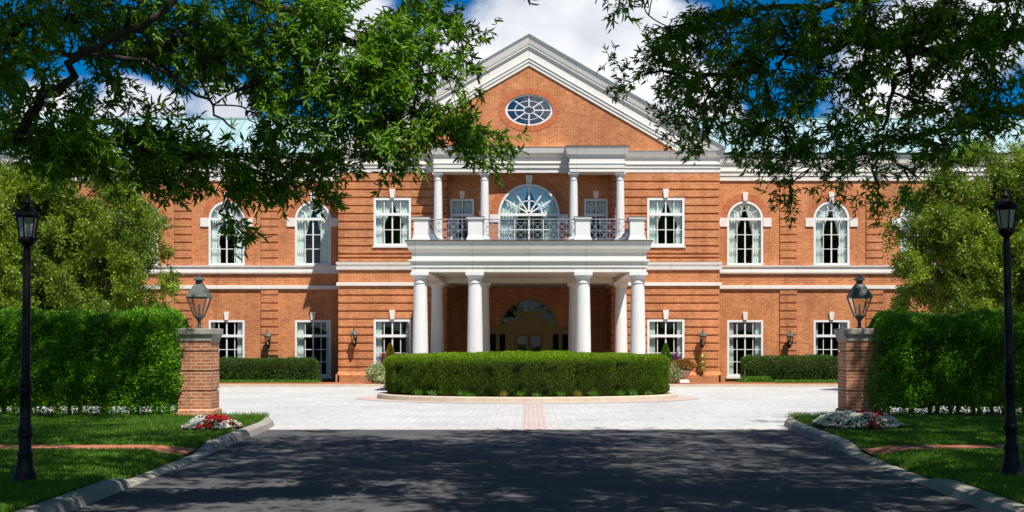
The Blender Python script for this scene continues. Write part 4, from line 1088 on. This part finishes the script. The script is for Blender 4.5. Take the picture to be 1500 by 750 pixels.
# strips of ground cover in front of them
def strip(x0, x1, y0, y1, h, n):
    x = x0 + rng.random(n) * (x1 - x0); y = y0 + rng.random(n) * (y1 - y0)
    e = np.minimum(np.minimum(x - x0, x1 - x) / .2, np.minimum(y - y0, y1 - y) / .2).clip(.15, 1)
    z_ = rng.random(n) ** .6 * h * e; d = rand_dirs(n) * .7; d[:, 2] = np.abs(d[:, 2]) + .5
    o = leaf_mesh('ground_cover', np.stack([x, y, z_], 1), d, .07, .028, M['ivy'], simple=True); tag(o, kind='stuff')
strip(-14.5, -8.05, 48.55, 49.55, .16, 16000); strip(8.15, 9.6, 49.0, 49.9, .30, 5000); strip(9.4, 15.5, 48.3, 49.5, .17, 16000)
def brickwalk(b):
    b.box(-27, 27, KERB_BACK + .01, 49.3, 0, .10)
tri_struct('brick_pavement', M['walk_brick'], brickwalk)
tri_struct('pavement_kerb', M['ikerb'], lambda b: b.box(-27, 27, KERB_BACK - .14, KERB_BACK, 0, .105))

# the oval hedge on the island
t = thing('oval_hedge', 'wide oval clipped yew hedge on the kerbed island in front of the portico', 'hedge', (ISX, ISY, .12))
HA, HB, HH = 4.22, 2.62, 1.13
def isl(n, a, b, h, rad):
    per = 2 * pi * sqrt((a * a + b * b) / 2); As, At = per * h, pi * a * b; top = rng.random(n) < At / (At + As * 1.25)
    th = rng.random(n) * 2 * pi; r = np.where(top, np.sqrt(rng.random(n)), 1.0); z_ = np.where(top, h, rng.random(n) * h)
    x = np.cos(th) * a * r; y = np.sin(th) * b * r
    # round the shoulder
    k = np.clip((z_ - (h - rad)) / rad, 0, 1); edge = np.clip((r - (1 - rad / b)) / (rad / b), 0, 1)
    nrm = np.stack([np.cos(th) / a, np.sin(th) / b, np.zeros(n)], 1); nrm /= np.linalg.norm(nrm, axis=1, keepdims=True)
    zt = h - rad * (1 - np.sqrt(np.clip(1 - edge ** 2, 0, 1)))
    z_ = np.where(top, zt, z_); pull = np.where(top, 0, rad * (1 - np.sqrt(np.clip(1 - k ** 2, 0, 1))))
    nn = np.where(top[:, None], nrm * edge[:, None] + np.array([0, 0, 1]) * np.sqrt(1 - edge ** 2 + .01)[:, None], nrm * np.sqrt(1 - k ** 2 + .01)[:, None] + np.array([0, 0, 1]) * k[:, None])
    p = np.stack([x, y, z_], 1) - nrm * pull[:, None]
    p[:, 2] += .10 * (1 - r ** 2) * top
    return p, nn / np.linalg.norm(nn, axis=1, keepdims=True)
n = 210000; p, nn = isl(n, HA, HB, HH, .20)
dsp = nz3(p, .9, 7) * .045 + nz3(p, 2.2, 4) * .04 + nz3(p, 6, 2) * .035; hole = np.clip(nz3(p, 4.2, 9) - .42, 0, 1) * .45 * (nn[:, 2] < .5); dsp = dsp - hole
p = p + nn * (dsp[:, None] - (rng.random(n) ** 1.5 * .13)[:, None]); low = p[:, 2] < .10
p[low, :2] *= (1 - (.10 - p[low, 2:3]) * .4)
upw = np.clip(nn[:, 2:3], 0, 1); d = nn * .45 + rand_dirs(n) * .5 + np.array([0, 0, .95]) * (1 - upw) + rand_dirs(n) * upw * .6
leaf_mesh('foliage', p, d, .035 + rng.random(n) * .035, .018, M['yew'], t, simple=True, tintv=rng.random(n) * .45 + dsp * 2.5 + .02 + .45 * upw[:, 0])  # sunlit top painted into the tint: upward leaves lighter, side leaves darker
mb = MB(); prof = [(-.24, .02), (-.22, HH - .32), (-.30, HH - .20), (-.50, HH - .13)]
rings = [[(( HA + e) * cos(2 * pi * i / 72), (HB + e) * sin(2 * pi * i / 72), z_) for i in range(72)] for e, z_ in prof]
for j in range(3):
    for i in range(72): q = (i + 1) % 72; mb.poly([rings[j][i], rings[j][q], rings[j + 1][q], rings[j + 1][i]])
mb.poly(rings[3]); mb.build('branch_mass', M['twig'], t)
# small grass tufts at its foot
TX = [610, 632, 676, 690, 738, 761, 786, 822, 846, 869, 910, 930, 955]
for i, px in enumerate(TX):
    xx = (px - 775) * 35.4 / F; s_ = math.sqrt(max(0.02, 1 - ((xx - ISX) / (ISA - .28)) ** 2)); yy = ISY - (ISB - .30) * s_
    nb = 70 if i % 3 else 110; h = .16 if i in (3, 6, 12) else .24
    p = rng.normal(size=(nb, 3)) * .035; p[:, 2] = 0; d = rng.normal(size=(nb, 3)) * .55; d[:, 2] = 1
    o = leaf_mesh('grass_tuft', p, d, h * (.6 + rng.random(nb) * .5), .014, M['gold'] if i in (4, 8) else M['ivy'], simple=True, loc=(xx, yy, .13))
    tag(o, 'small spiky yellow green grass tuft in the mulch below the oval hedge', 'grass tuft', 'spiky grass tufts along the island kerb')
def leafball(name, label, cat, loc, rx, ry, rz, n, leaf, mat, group=None, cone=False, parent=None, wd=.4):
    u = rand_dirs(n)
    if cone:
        z_ = rng.random(n); th = rng.random(n) * 2 * pi; r = (1 - z_ ** 1.3) * (.72 + .28 * rng.random(n)); p = np.stack([np.cos(th) * r * rx, np.sin(th) * r * ry, z_ * rz * 2], 1); d = np.stack([np.cos(th), np.sin(th), .9 + 0 * th], 1) + rand_dirs(n) * .5
    else:
        r = rng.random(n) ** .35; dsp_ = 1 + .22 * nz3(u, 3.1, rng.random() * 9); p = u * r[:, None] * dsp_[:, None] * np.array([rx, ry, rz]); p[:, 2] = p[:, 2] * .9 + rz; p[:, 2] = np.abs(p[:, 2]); d = u + rand_dirs(n) * .8
    o = leaf_mesh(name, p, d, leaf * (.7 + .6 * rng.random(n)), leaf * wd, M[mat], parent, simple=True, loc=loc)
    if label: tag(o, label, cat, group)
    return o
def potted(label, cat, x, y, mats, cone):
    t = thing('conical_shrub', label, cat, (x, y, .10))
    mb = MB(); mb.lathe(0, 0, [(.15, 0), (.17, .03), (.24, .42), (.27, .44), (.27, .50), (.23, .50), (.22, .46)], 24); mb.build('pot', M['terracotta'], t, smooth=True)
    leafball('foliage', None, None, (0, 0, .45), .33, .33, cone / 2, 5000, .06, mats, cone=True, parent=t)
    mb = MB(); mb.tube([(0, 0, .3), (0, 0, .5 + cone * .6)], [.03, .01], 6); mb.build('stem', M['bark'], t)
potted('golden orange cone shaped shrub in a pot left of the portico', 'shrub', W(573, 0, 49.0)[0], 48.7, 'gold', 1.05)
potted('bright green cone shaped shrub in a pot right of the portico', 'shrub', W(974, 0, 49.0)[0], 48.7, 'ivy', 1.05)
def bush(label, cat, x, y, r, h, mat, n, name='leafy_plant', leaf=.10, extra=None, z=.10):
    t = thing(name, label, cat, (x, y, z)); leafball('foliage', None, None, (0, 0, 0), r, r, h / 2, n, leaf, mat, parent=t)
    if extra:
        m2, n2, zz, rr = extra; leafball('blossoms', None, None, (0, 0, zz), rr, rr, rr * .5, n2, .07, m2, parent=t)
    return t
xx = lambda px, Z: (px - 775) * Z / F
bush('cream and green variegated bush at the wall left of the portico, the largest there', 'plant', xx(552, 48.3), 48.3, .38, .78, 'varieg', 1800)
bush('purple leaved spiky plant behind the variegated bush left of the portico', 'plant', xx(562, 48.9), 48.9, .22, 1.25, 'purple', 700, extra=('redpetal', 60, 1.0, .12))
bush('low pale trailing plant at the kerb in front of the variegated bush', 'plant', xx(566, 47.6), 47.6, .34, .30, 'varieg', 900)
bush('variegated bush under the golden cone shrub, beside the oval hedge', 'plant', xx(574, 48.0), 48.1, .30, .6, 'varieg', 1000)
bush('purple leaved spiky plant at the wall right of the portico', 'plant', xx(990, 48.9), 48.9, .20, 1.25, 'purple', 700)
bush('variegated pale trailing plant right of the oval hedge, beside the white urn', 'plant', xx(988, 48.0), 48.0, .24, .75, 'varieg', 900)
t = thing('planter_urn', 'white urn planter with round russet leaved plant right of the portico', 'planter', (xx(1001, 48.2), 48.2, .10))
mb = MB(); mb.lathe(0, 0, [(.17, 0), (.17, .05), (.08, .09), (.07, .16), (.20, .27), (.27, .42), (.31, .45), (.31, .49), (.26, .49), (.24, .44)], 28); mb.build('urn', M['terracotta'], t, smooth=True)
leafball('foliage', None, None, (0, 0, .44), .46, .42, .24, 2200, .08, 'russet', parent=t)
t = thing('stone_block', 'small pale stone block on the pavement beside the white urn planter', 'stone', (xx(1003, 47.4), 47.5, .10))
mb = MB(); mb.mould(-.17, .17, -.1, .1, [(.0, 0), (.02, .04), (.0, .13), (-.04, .16)], back=True); mb.build('block', M['terracotta'], t, bevel=.01)
# flower beds
def flowerbed(label, x, y, rx, ry, h, n, redf):
    base = vz(x, y) + .0
    t = thing('flower_bed', label, 'flower bed', (x, y, base))
    mb = MB(); k = 32; mb.poly([((rx + .1) * cos(2 * pi * i / k), (ry + .1) * sin(2 * pi * i / k), .02) for i in range(k)]); mb.build('bed_soil', M['mulch'], t)
    def pts(n_, top):
        th = rng.random(n_) * 2 * pi; r = np.sqrt(rng.random(n_)); px_ = np.cos(th) * r * rx; py_ = np.sin(th) * r * ry
        p = np.stack([px_, py_, np.zeros(n_)], 1); hh = h * np.clip(1.15 * (1 - r ** 3), .25, 1) * (.85 + .2 * nz3(p, 6, 2)); p[:, 2] = hh * (1.0 if top else rng.random(n_)) + (rng.random(n_) * .03 if top else 0); return p
    p = pts(int(n * 2.2), False); leaf_mesh('foliage', p, rand_dirs(len(p)) + np.array([0, 0, .6]), .06, .035, M['flowerleaf'], t, simple=True)
    c_ = pts(n, True)
    zone = np.sin(c_[:, 0] * 4.3 / rx + 1.0) + np.sin(c_[:, 1] * 3.0 / ry + c_[:, 0] * 2.2 / rx) * .8 + rng.normal(size=len(c_)) * .35
    red = zone > np.quantile(zone, 1 - redf)
    for nm, mk, mt in (('red_blossoms', red, 'redpetal'), ('white_blossoms', ~red, 'whitepetal')):
        q = c_[mk]; q = np.repeat(q, 6, 0); d = rand_dirs(len(q)); d[:, 2] = np.abs(d[:, 2]) * .6 + .15
        leaf_mesh(nm, q, d, .034, .030, M[mt], t, simple=True)
flowerbed('small bed of red and white flowers below the sunlit left pier', W(311, 0, 22.7)[0], 22.7, .50, .72, .22, 800, .5)
flowerbed('wide bed of mostly white and some red flowers below the shaded right pier', W(1256, 0, 23.3)[0], 23.3, .80, 1.1, .27, 1700, .36)
# a scatter of fallen leaves on the drive and against the kerbs
n = 150; y = 11 + rng.random(n) * 13; x = np.where(rng.random(n) < .55, np.sign(rng.normal(size=n)) * (4.45 - rng.random(n) ** 3 * 1.2), rng.uniform(-4.2, 4.2, n)); dd = rand_dirs(n); dd[:, 2] *= .12
tag(leaf_mesh('fallen_leaves', np.stack([x, y, np.full(n, .010)], 1), dd, .035 + rng.random(n) * .04, .018, M['gold'], simple=True), kind='stuff')
# the mulch ring at bottom left
tri_struct('mulch_bed', M['mulch'], lambda b: b.poly([(-6.6 + 1.5 * cos(2 * pi * i / 40) * (1 + .1 * sin(i)), 13.2 + 1.2 * sin(2 * pi * i / 40) * (1 + .08 * cos(i * 1.7)), .140) for i in range(40)]))

# ------------------------------------------------------------------ trees
def bez(a, b, sag, k=6):
    a = Vector(a); b = Vector(b); m_ = (a + b) / 2 + Vector(sag); out = []
    for i in range(k + 1):
        t_ = i / k; out.append(a * (1 - t_) ** 2 + m_ * 2 * t_ * (1 - t_) + b * t_ ** 2)
    return out
def yard_tree(label, x, y, H, R, n_clump, leafn, z_low=.4, squash=1.0, mat='maple', leaf=.11):
    t = thing('leafy_tree', label, 'tree', (x, y, 0))
    mb = MB(); top = Vector((random.uniform(-.3, .3), random.uniform(-.3, .3), H * .82)); tr = [Vector((0, 0, -.1)), Vector((.05, .02, H * .2)), Vector((-.05, .08, H * .45)), top]
    mb.tube(tr, [.22, .17, .12, .03], 10)
    cl = []
    while len(cl) < n_clump:
        u = Vector(rand_dirs(1)[0]); r = random.random() ** .45
        px_, py_, pz = u.x * R * r, u.y * R * r, H * .5 + u.z * H * .5 * r
        hf = pz / H
        wid = R * (1 - abs((hf - .42) / .62) ** 2.2) if hf > .42 else R * (1 - abs((.42 - hf) / .62) ** 2.4)
        if pz < z_low or math.hypot(px_, py_) > max(.1, wid): continue
        cl.append(Vector((px_, py_, pz)))
    P = []; D = []; T = []
    for c_ in cl:
        zb0 = max(.3, c_.z - c_.xy.length * .7 - .2); s0 = Vector((0, 0, min(zb0, H * .8)))
        mb.tube(bez(s0, c_, (0, 0, -.15), 4), [.045, .035, .025, .015, .008], 5)
        rc = random.uniform(.40, .72) * (R / 3.2) ** .5; k = int(leafn * (rc / .55) ** 2)
        out = Vector((c_.x, c_.y, (c_.z - H * .4) * .8)).normalized()
        # each clump = several sprays reaching out of its middle
        ns = 13; sd = rand_dirs(ns) * .85 + np.array(out) * .75 + np.array([0, 0, .15]); sd /= np.linalg.norm(sd, axis=1, keepdims=True)
        si = rng.integers(0, ns, k); tt = rng.random(k) ** .7
        p = np.array(c_) + sd[si] * (tt * rc * 1.25)[:, None] + rng.normal(size=(k, 3)) * rc * .13
        p[:, 2] -= tt ** 2 * rc * .15
        P.append(p); D.append(sd[si] * .7 + rand_dirs(k) * .9 - np.array([0, 0, .1])); T.append(np.full(k, random.random() * .55) + rng.random(k) * .45)
    P = np.concatenate(P); D = np.concatenate(D); T = np.concatenate(T)
    leaf_mesh('crown', P, D, leaf * (.6 + .8 * rng.random(len(P))), leaf * .42, M[mat], t, simple=True, tintv=T)
    mb.build('trunk', M['bark'], t, smooth=True)
    return t
yard_tree('yellow green leafy tree behind the left hedge, nearest the left wing windows', -14.9, 41.0, 8.1, 3.2, 270, 800)
yard_tree('tall yellow green leafy tree standing at the far left edge behind the left hedge', -18.4, 40.0, 10.2, 3.5, 270, 800)
yard_tree('yellow green leafy tree behind the right hedge, its left side covering a wing window', 14.9, 40.5, 8.4, 3.25, 270, 800)
yard_tree('tall leafy tree standing at the far right edge behind the right hedge', 18.8, 41.5, 9.4, 3.4, 250, 780)

class Big:
    def __init__(s): s.P = []; s.D = []; s.L = []; s.T = []; s.tw = MB(); s.limbs = []
    def limb(s, pts, r0, r1, n=9):
        # densify with gentle wander
        out = []; pts = [Vector(p) for p in pts]
        for a, b_ in zip(pts[:-1], pts[1:]):
            for k in range(5): t_ = k / 5; out.append(a.lerp(b_, t_) + Vector((random.gauss(0, .03), random.gauss(0, .03), random.gauss(0, .03))))
        out.append(pts[-1]); m_ = len(out)
        rr = [r0 + (r1 - r0) * (i / (m_ - 1)) ** .8 for i in range(m_)]
        s.tw.tube(out, rr, n); s.limbs += [(p, r) for p, r in zip(out, rr)]
    def nearest(s, p):
        return min(s.limbs, key=lambda q: (q[0] - p).length + (0 if q[0].y < p.y + 2 else .5))
    def spray(s, base, d, ln, lf, ntw=9, per=9, droop=.35):
        d = d.normalized(); pts = []; p = Vector(base)
        for i in range(6):
            pts.append(p.copy()); p = p + d * ln / 5; d = (d + Vector((random.gauss(0, .10), random.gauss(0, .10), -droop / 5 + random.gauss(0, .06)))).normalized()
        s.tw.tube(pts, [.007, .006, .005, .004, .003, .002], 3)
        P = np.array([tuple(q) for q in pts])
        for k in range(ntw):
            u = .12 + .88 * (k + random.random() * .6) / ntw; f_ = min(4.999, u * 5); i = int(f_); b_ = P[i] + (P[i + 1] - P[i]) * (f_ - i)
            ax = (P[i + 1] - P[i]); ax /= np.linalg.norm(ax)
            sd = np.cross(ax, rand_dirs(1)[0]); sd /= np.linalg.norm(sd) + 1e-9
            td = ax * .75 + sd * .8 + np.array([0, 0, -.12]); td /= np.linalg.norm(td); tl = random.uniform(.08, .26) * (lf / .1)
            q = rng.random(per) ** .6; lp = b_ + td * (q * tl)[:, None]
            ld = td * .65 + rand_dirs(per) * .85 + np.array([0, 0, -.18]); s.P.append(lp); s.D.append(ld)
            s.L.append(lf * (.55 + .65 * rng.random(per))); s.T.append(np.full(per, random.random() * .5) + rng.random(per) * .5)
    def blob(s, c_, rad, nspray, root, lf=.105, link=True, ln=.40, out=1.0):
        c_ = Vector(c_)
        if link:
            q, r = s.nearest(c_); sag = Vector((random.gauss(0, .15), random.gauss(0, .15), .18 * (q - c_).length * .5))
            bp = bez(q, c_, sag, 7); r0 = min(r * .6, .035); s.tw.tube(bp, [r0 + (.008 - r0) * i / 7 for i in range(8)], 6)
            spine = bp[3:]
        else: spine = [c_]
        root = Vector(root)
        for k in range(nspray):
            u = Vector(rand_dirs(1)[0]) * random.random() ** .4; b_ = c_ + Vector((u.x * rad[0], u.y * rad[1], u.z * rad[2]))
            o_ = (b_ - root); o_.z *= .5; o_ = o_.normalized() * out; d = o_ * .7 + Vector(rand_dirs(1)[0]) * .75 + (b_ - c_) * .5 + Vector((0, 0, -.15))
            sp_ = spine[int(random.random() * len(spine))]
            if link: s.tw.tube(bez(sp_, b_, (0, 0, .05), 3), [.010, .008, .007, .006], 3)
            s.spray(b_, d, ln * random.uniform(.6, 1.2), lf)
    def done(s, t, mat):
        P = np.concatenate(s.P); D = np.concatenate(s.D); Ln = np.concatenate(s.L); T = np.concatenate(s.T)
        leaf_mesh('crown', P, D, Ln, Ln * .25, M[mat], t, tintv=T)
        s.tw.build('trunk', M['bark'], t, smooth=True); return len(P)

def shade_canopy(bg, spots, root, lf=.16):
    for (X, Y, h) in spots:
        b_ = Vector((X, Y, h)); d = Vector(rand_dirs(1)[0]); d.z *= .5; d = d + (b_ - Vector(root)).normalized() * .5
        bg.spray(b_, d, random.uniform(.8, 1.3), lf, ntw=9, per=8, droop=.25)
def shade_spots(n, gx0, gx1, gy0, gy1, ok, h0=7.0, h1=10.5):  # unseen leaf sprays, placed by where their shadow should fall on the ground
    out = []; tries = 0
    while len(out) < n and tries < n * 20:
        tries += 1
        gx = random.uniform(gx0, gx1); gy = random.uniform(gy0, gy1); h = random.uniform(h0, h1)
        X, Y = gx + .27 * h, gy - .49 * h
        if not ok(gx, gy): continue
        px = CXP + F * X / Y if Y > 1 else 0
        if Y > 1 and h < EYE + (HZ + 70) / F * Y and -120 < px < 1620: continue
        out.append((X, Y, h))
    return out

# --- left oak
tl = thing('oak_tree', 'large oak spreading bright green leafy limbs over the drive from the left', 'tree', (-8.6, 12.0, .1))
bg = Big(); R0 = (-8.6, 12.0, 3.5)
bg.limb([(-8.6, 12, 0), (-8.55, 12, 1.6), (-8.5, 12, 3.0), (-8.3, 12.1, 5.0), (-7.8, 12.2, 8.5), (-7.5, 12.3, 11)], .34, .06, 14)
bg.limb([(-8.5, 12, 3.0), W(-110, 265, 11.4), W(15, 200, 11), W(85, 128, 10.8), W(122, 82, 10.6), W(235, 25, 10.4), W(300, -60, 10.3), W(420, -150, 10.2)], .06, .018)
bg.limb([(-8.45, 12, 3.5), W(-60, 110, 11.6), W(20, 90, 11.3), W(120, 78, 11.1), W(230, 95, 11.1), W(300, 148, 11.2), W(345, 190, 11.2)], .045, .008)
bg.limb([(-8.3, 12.1, 5.0), W(100, -60, 12), W(330, -20, 12), W(480, 40, 12.1), W(580, 110, 12.3), W(640, 190, 12.4)], .10, .010)
bg.limb([(-8.3, 12.1, 5.0), W(200, -140, 13), W(450, -70, 13), W(600, -10, 13), W(670, 40, 13)], .09, .012)
bg.limb([(-8.5, 12, 3.2), W(-60, 215, 12), W(100, 205, 12.2), W(240, 215, 12.5), W(360, 245, 12.8), W(440, 270, 13)], .07, .010)
bg.limb([(-8.0, 12.2, 7), (-5, 11, 8.5), (-2.5, 10, 9)], .12, .03); bg.limb([(-7.9, 12.2, 8), (-6, 15, 9.5), (-3.5, 18, 9.5)], .11, .03); bg.limb([(-8.1, 12.1, 6), (-6.5, 8, 8), (-4, 5, 8.5)], .12, .03)
BL = [  # px, py, Z, rx, ry (px), sprays
 (20, 30, 11.6, 70, 40, 22), (110, 20, 11.6, 60, 40, 22), (200, 30, 11.5, 60, 40, 22), (50, 150, 11.6, 45, 25, 9), (115, 150, 11.8, 35, 25, 5), (150, 80, 11.8, 50, 30, 13), (260, 60, 11.7, 50, 35, 20), (330, 80, 11.6, 42, 32, 16),
 (300, 20, 11.4, 40, 30, 11), (400, 60, 11.6, 42, 42, 20), (450, 20, 11.8, 50, 35, 22), (460, 100, 11.8, 45, 38, 22), (540, 60, 12.1, 45, 40, 24), (530, 130, 12.2, 40, 35, 20), (600, 30, 12.6, 35, 30, 14), (585, 100, 12.3, 40, 30, 17),
 (655, 25, 13, 25, 20, 7), (690, 62, 13, 16, 14, 4), (640, 85, 12.6, 25, 18, 8), (672, 110, 12.7, 22, 12, 5), (620, 170, 12.5, 35, 22, 13), (665, 190, 12.5, 28, 15, 9), (700, 200, 12.6, 18, 10, 5), (655, 215, 12.5, 12, 8, 3), (560, 180, 12.3, 35, 25, 14),
 (505, 185, 12.2, 38, 24, 13), (425, 165, 12, 38, 26, 11), (390, 120, 11.6, 30, 28, 9), (560, 225, 12.4, 18, 12, 4), (500, 228, 12.4, 20, 12, 4), (440, 238, 12.4, 28, 18, 9), (452, 285, 12.8, 13, 20, 4), (400, 262, 12.6, 32, 20, 10),
 (350, 238, 12.3, 34, 18, 10), (330, 280, 12.4, 24, 24, 8), (325, 318, 12.3, 12, 10, 3), (285, 242, 12.1, 34, 20, 12), (225, 225, 12.0, 42, 22, 17), (160, 215, 11.8, 45, 28, 20), (95, 215, 11.5, 45, 30, 20), (30, 210, 11.2, 45, 26, 17),
 (230, 185, 11.9, 30, 10, 5), (110, 240, 11.5, 30, 12, 5), (200, 270, 12, 25, 15, 6), (255, 285, 12.2, 14, 14, 4), (360, 165, 11.8, 20, 16, 4), (265, 115, 11.8, 16, 12, 2), (20, 80, 10.6, 40, 26, 9), (375, 10, 11.6, 16, 16, 3)]
for (px, py, Z, rx, ry, n_) in BL:
    if px > 560 and py < 165: px -= 22
    if py > 205 and px < 480: py -= 8
    bg.blob(W(px, py, Z), (rx * .85 * Z / F, .5, ry * .85 * Z / F), max(3, int(n_ * 1.0)), R0, lf=.094, ln=.34)
def okL(gx, gy):
    if gx > 0.6: return False
    if -3.4 < gx < -.6 and gy > 21.6: return False
    if -3.9 < gx < -1.5 and 11.8 < gy < 15.4: return False
    if -8.0 < gx < -4.6 and gy > 21.5: return random.random() < max(0, .25 - (gy - 21.5) * .2)
    if gx < -8 and gy > 22: return random.random() < .8
    if gy > 23.6: return False
    return sin(gx * 1.9 + 2 * sin(gy * .9)) + sin(gy * 2.3 + gx) > -.75
shade_canopy(bg, shade_spots(1150, -13, .6, 7, 27.5, okL), R0, lf=.19)
shade_canopy(bg, shade_spots(330, -4.8, .8, 15.6, 21.2, lambda a_, b_: sin(a_ * 2.3 + 1) + sin(b_ * 2.1 + a_) > -1.0), R0, lf=.19)
shade_canopy(bg, shade_spots(150, -4.8, .6, 7.5, 11.6, lambda a_, b_: True), R0, lf=.19)
shade_canopy(bg, shade_spots(170, -15, -9.2, 22, 28.5, lambda a_, b_: sin(a_ * 2) + sin(b_ * 1.6 + a_) > -.4, 8.8, 12), R0, lf=.19)
shade_canopy(bg, shade_spots(420, -12, .6, -5, 7, lambda a_, b_: True, 7.5, 10), R0, lf=.19)  # sprays added behind the camera to cut the sky fill
shade_canopy(bg, [(random.uniform(-9, -3.3), random.uniform(4.5, 10.4), random.uniform(5.9, 8.2)) for _ in range(520)], R0, lf=.19)  # extra sprays added out of view to darken the far left limbs
for c_ in [(-6.5, 12, 11.5), (-9, 13, 11), (-8, 9, 11), (-6, 15.5, 11)]: bg.blob(c_, (2.2, 2.2, 1.6), 45, R0, lf=.16, ln=1.1)
nL = bg.done(tl, 'oak')
for ch in tl.children: ch.matrix_parent_inverse = Matrix.Translation(tl.location).inverted()

# --- right oak
tr_ = thing('oak_tree', 'large dark oak hanging shaded leafy limbs over the drive from the right', 'tree', (8.9, 13.0, .1))
bg = Big(); R1 = (8.9, 13.0, 4)
bg.limb([(8.9, 13, 0), (8.85, 13, 2), (8.7, 13, 4), (8.4, 13, 7), (8.2, 13, 11)], .36, .06, 14)
bg.limb([(8.7, 13, 3.6), W(1600, 80, 12.2), W(1480, 60, 12), W(1390, 70, 12), W(1250, 65, 12.2), W(1130, 80, 12.4), W(1020, 110, 12.6), W(940, 110, 12.8)], .10, .010)
bg.limb([(8.5, 13, 5), W(1560, -50, 12), W(1400, -10, 11.6), W(1370, 20, 11.6), W(1340, 80, 11.7), W(1310, 120, 11.8), W(1290, 190, 11.9), W(1280, 230, 12)], .06, .010)
bg.limb([(8.6, 13, 4.4), W(1600, 0, 13), W(1380, -20, 13), W(1200, 10, 13), W(1060, 20, 13), W(980, 40, 13)], .08, .010)
bg.limb([(8.7, 13, 3.4), W(1580, 160, 12.2), W(1450, 165, 12.3), W(1340, 200, 12.5), W(1240, 215, 12.7), W(1180, 240, 12.8)], .06, .008)
bg.limb([(8.3, 13, 7), (6, 12, 8.6), (3, 11, 9)], .12, .03); bg.limb([(8.3, 13, 6.6), (7.5, 17, 8.8), (5, 20, 9)], .12, .03); bg.limb([(8.3, 13, 7), (7, 9, 8.5), (4.5, 6, 8.8)], .12, .03); bg.limb([(8.4, 13, 6.5), (9.5, 18, 8.5), (9.5, 22, 9)], .1, .03)
BR = [
 (935, 3, 13, 14, 8, 3), (1000, 25, 13, 35, 22, 12), (960, 95, 12.9, 30, 18, 9), (925, 105, 12.9, 16, 12, 3), (990, 70, 12.9, 30, 22, 10), (1010, 125, 12.7, 40, 22, 14), (1050, 60, 12.8, 35, 30, 14), (1060, 20, 12.8, 35, 25, 12), (1110, 40, 12.6, 35, 35, 14),
 (1080, 110, 12.6, 40, 28, 16), (1000, 160, 12.8, 25, 18, 6), (1050, 160, 12.7, 35, 22, 13), (1025, 205, 12.9, 20, 12, 4), (1110, 160, 12.5, 38, 26, 15), (1095, 195, 12.6, 18, 12, 3), (1150, 110, 12.5, 30, 35, 8), (1170, 30, 12.4, 30, 25, 9), (1150, 185, 12.6, 28, 18, 8),
 (1215, 60, 12.3, 45, 45, 24), (1210, 130, 12.3, 40, 35, 20), (1180, 225, 12.6, 24, 22, 8), (1170, 270, 12.6, 14, 18, 3), (1220, 190, 12.4, 35, 28, 12), (1280, 30, 12.1, 45, 40, 24), (1280, 100, 12.1, 38, 35, 17), (1270, 165, 12.1, 22, 25, 7), (1260, 235, 12.2, 28, 22, 9),
 (1285, 275, 12.2, 14, 16, 3), (1240, 260, 12.3, 16, 20, 4), (1340, 50, 11.9, 40, 45, 22), (1330, 220, 12.1, 30, 18, 8), (1310, 200, 12.1, 16, 16, 3), (1400, 40, 11.8, 45, 45, 26), (1390, 105, 11.8, 35, 35, 15), (1380, 165, 11.9, 35, 25, 9), (1390, 215, 12, 35, 18, 9),
 (1455, 60, 11.7, 45, 50, 28), (1460, 130, 11.7, 45, 35, 21), (1440, 185, 11.8, 35, 18, 9), (1490, 20, 11.7, 30, 40, 12), (1350, 135, 12, 18, 18, 4), (1500, 160, 11.6, 25, 25, 8), (1140, 230, 12.8, 10, 10, 2), (1345, 268, 12, 16, 8, 2)]
for (px, py, Z, rx, ry, n_) in BR:
    if px < 1120: px += 14
    if py > 215: py -= 8
    bg.blob(W(px, py, Z), (rx * .82 * Z / F, .5, ry * .75 * Z / F), max(3, int(n_ * .9)), R1, lf=.078, ln=.34)
def okR(gx, gy):
    if gx < -.6: return False
    if gx < 5.4 and gy > 23.7 : return False
    if gx > 5 and gy > 22: return random.random() < (1.0 if gy < 28.6 else .45)
    return sin(gx * 1.7 + 2 * sin(gy * .8 + 1)) + sin(gy * 2.1 + gx * .8) > -1.15
shade_canopy(bg, shade_spots(1900, -.6, 15, 6, 30, okR), R1, lf=.19)
shade_canopy(bg, shade_spots(430, 4.6, 14.5, 21, 29.2, lambda a_, b_: not (a_ < 6.0 and b_ > 23.6), 8.8, 12), R1, lf=.19)
shade_canopy(bg, shade_spots(420, -.6, 12, -5, 6, lambda a_, b_: True, 7.5, 10), R1, lf=.19)  # added behind the camera as well, against sky fill
# the part of its crown that shades the hanging limbs from the sun
shade_canopy(bg, [(random.uniform(1.6, 8.5), random.uniform(8.5, 12.5), random.uniform(6.4, 8.2)) for _ in range(330)], R1)
for c_ in [(6.5, 12, 11.5), (9, 14, 11), (8, 9, 11), (7, 16, 11)]: bg.blob(c_, (2.2, 2.2, 1.6), 45, R1, lf=.16, ln=1.1)
nR = bg.done(tr_, 'oak')
for ch in tr_.children: ch.matrix_parent_inverse = Matrix.Translation(tr_.location).inverted()
print('leaves', nL, nR)
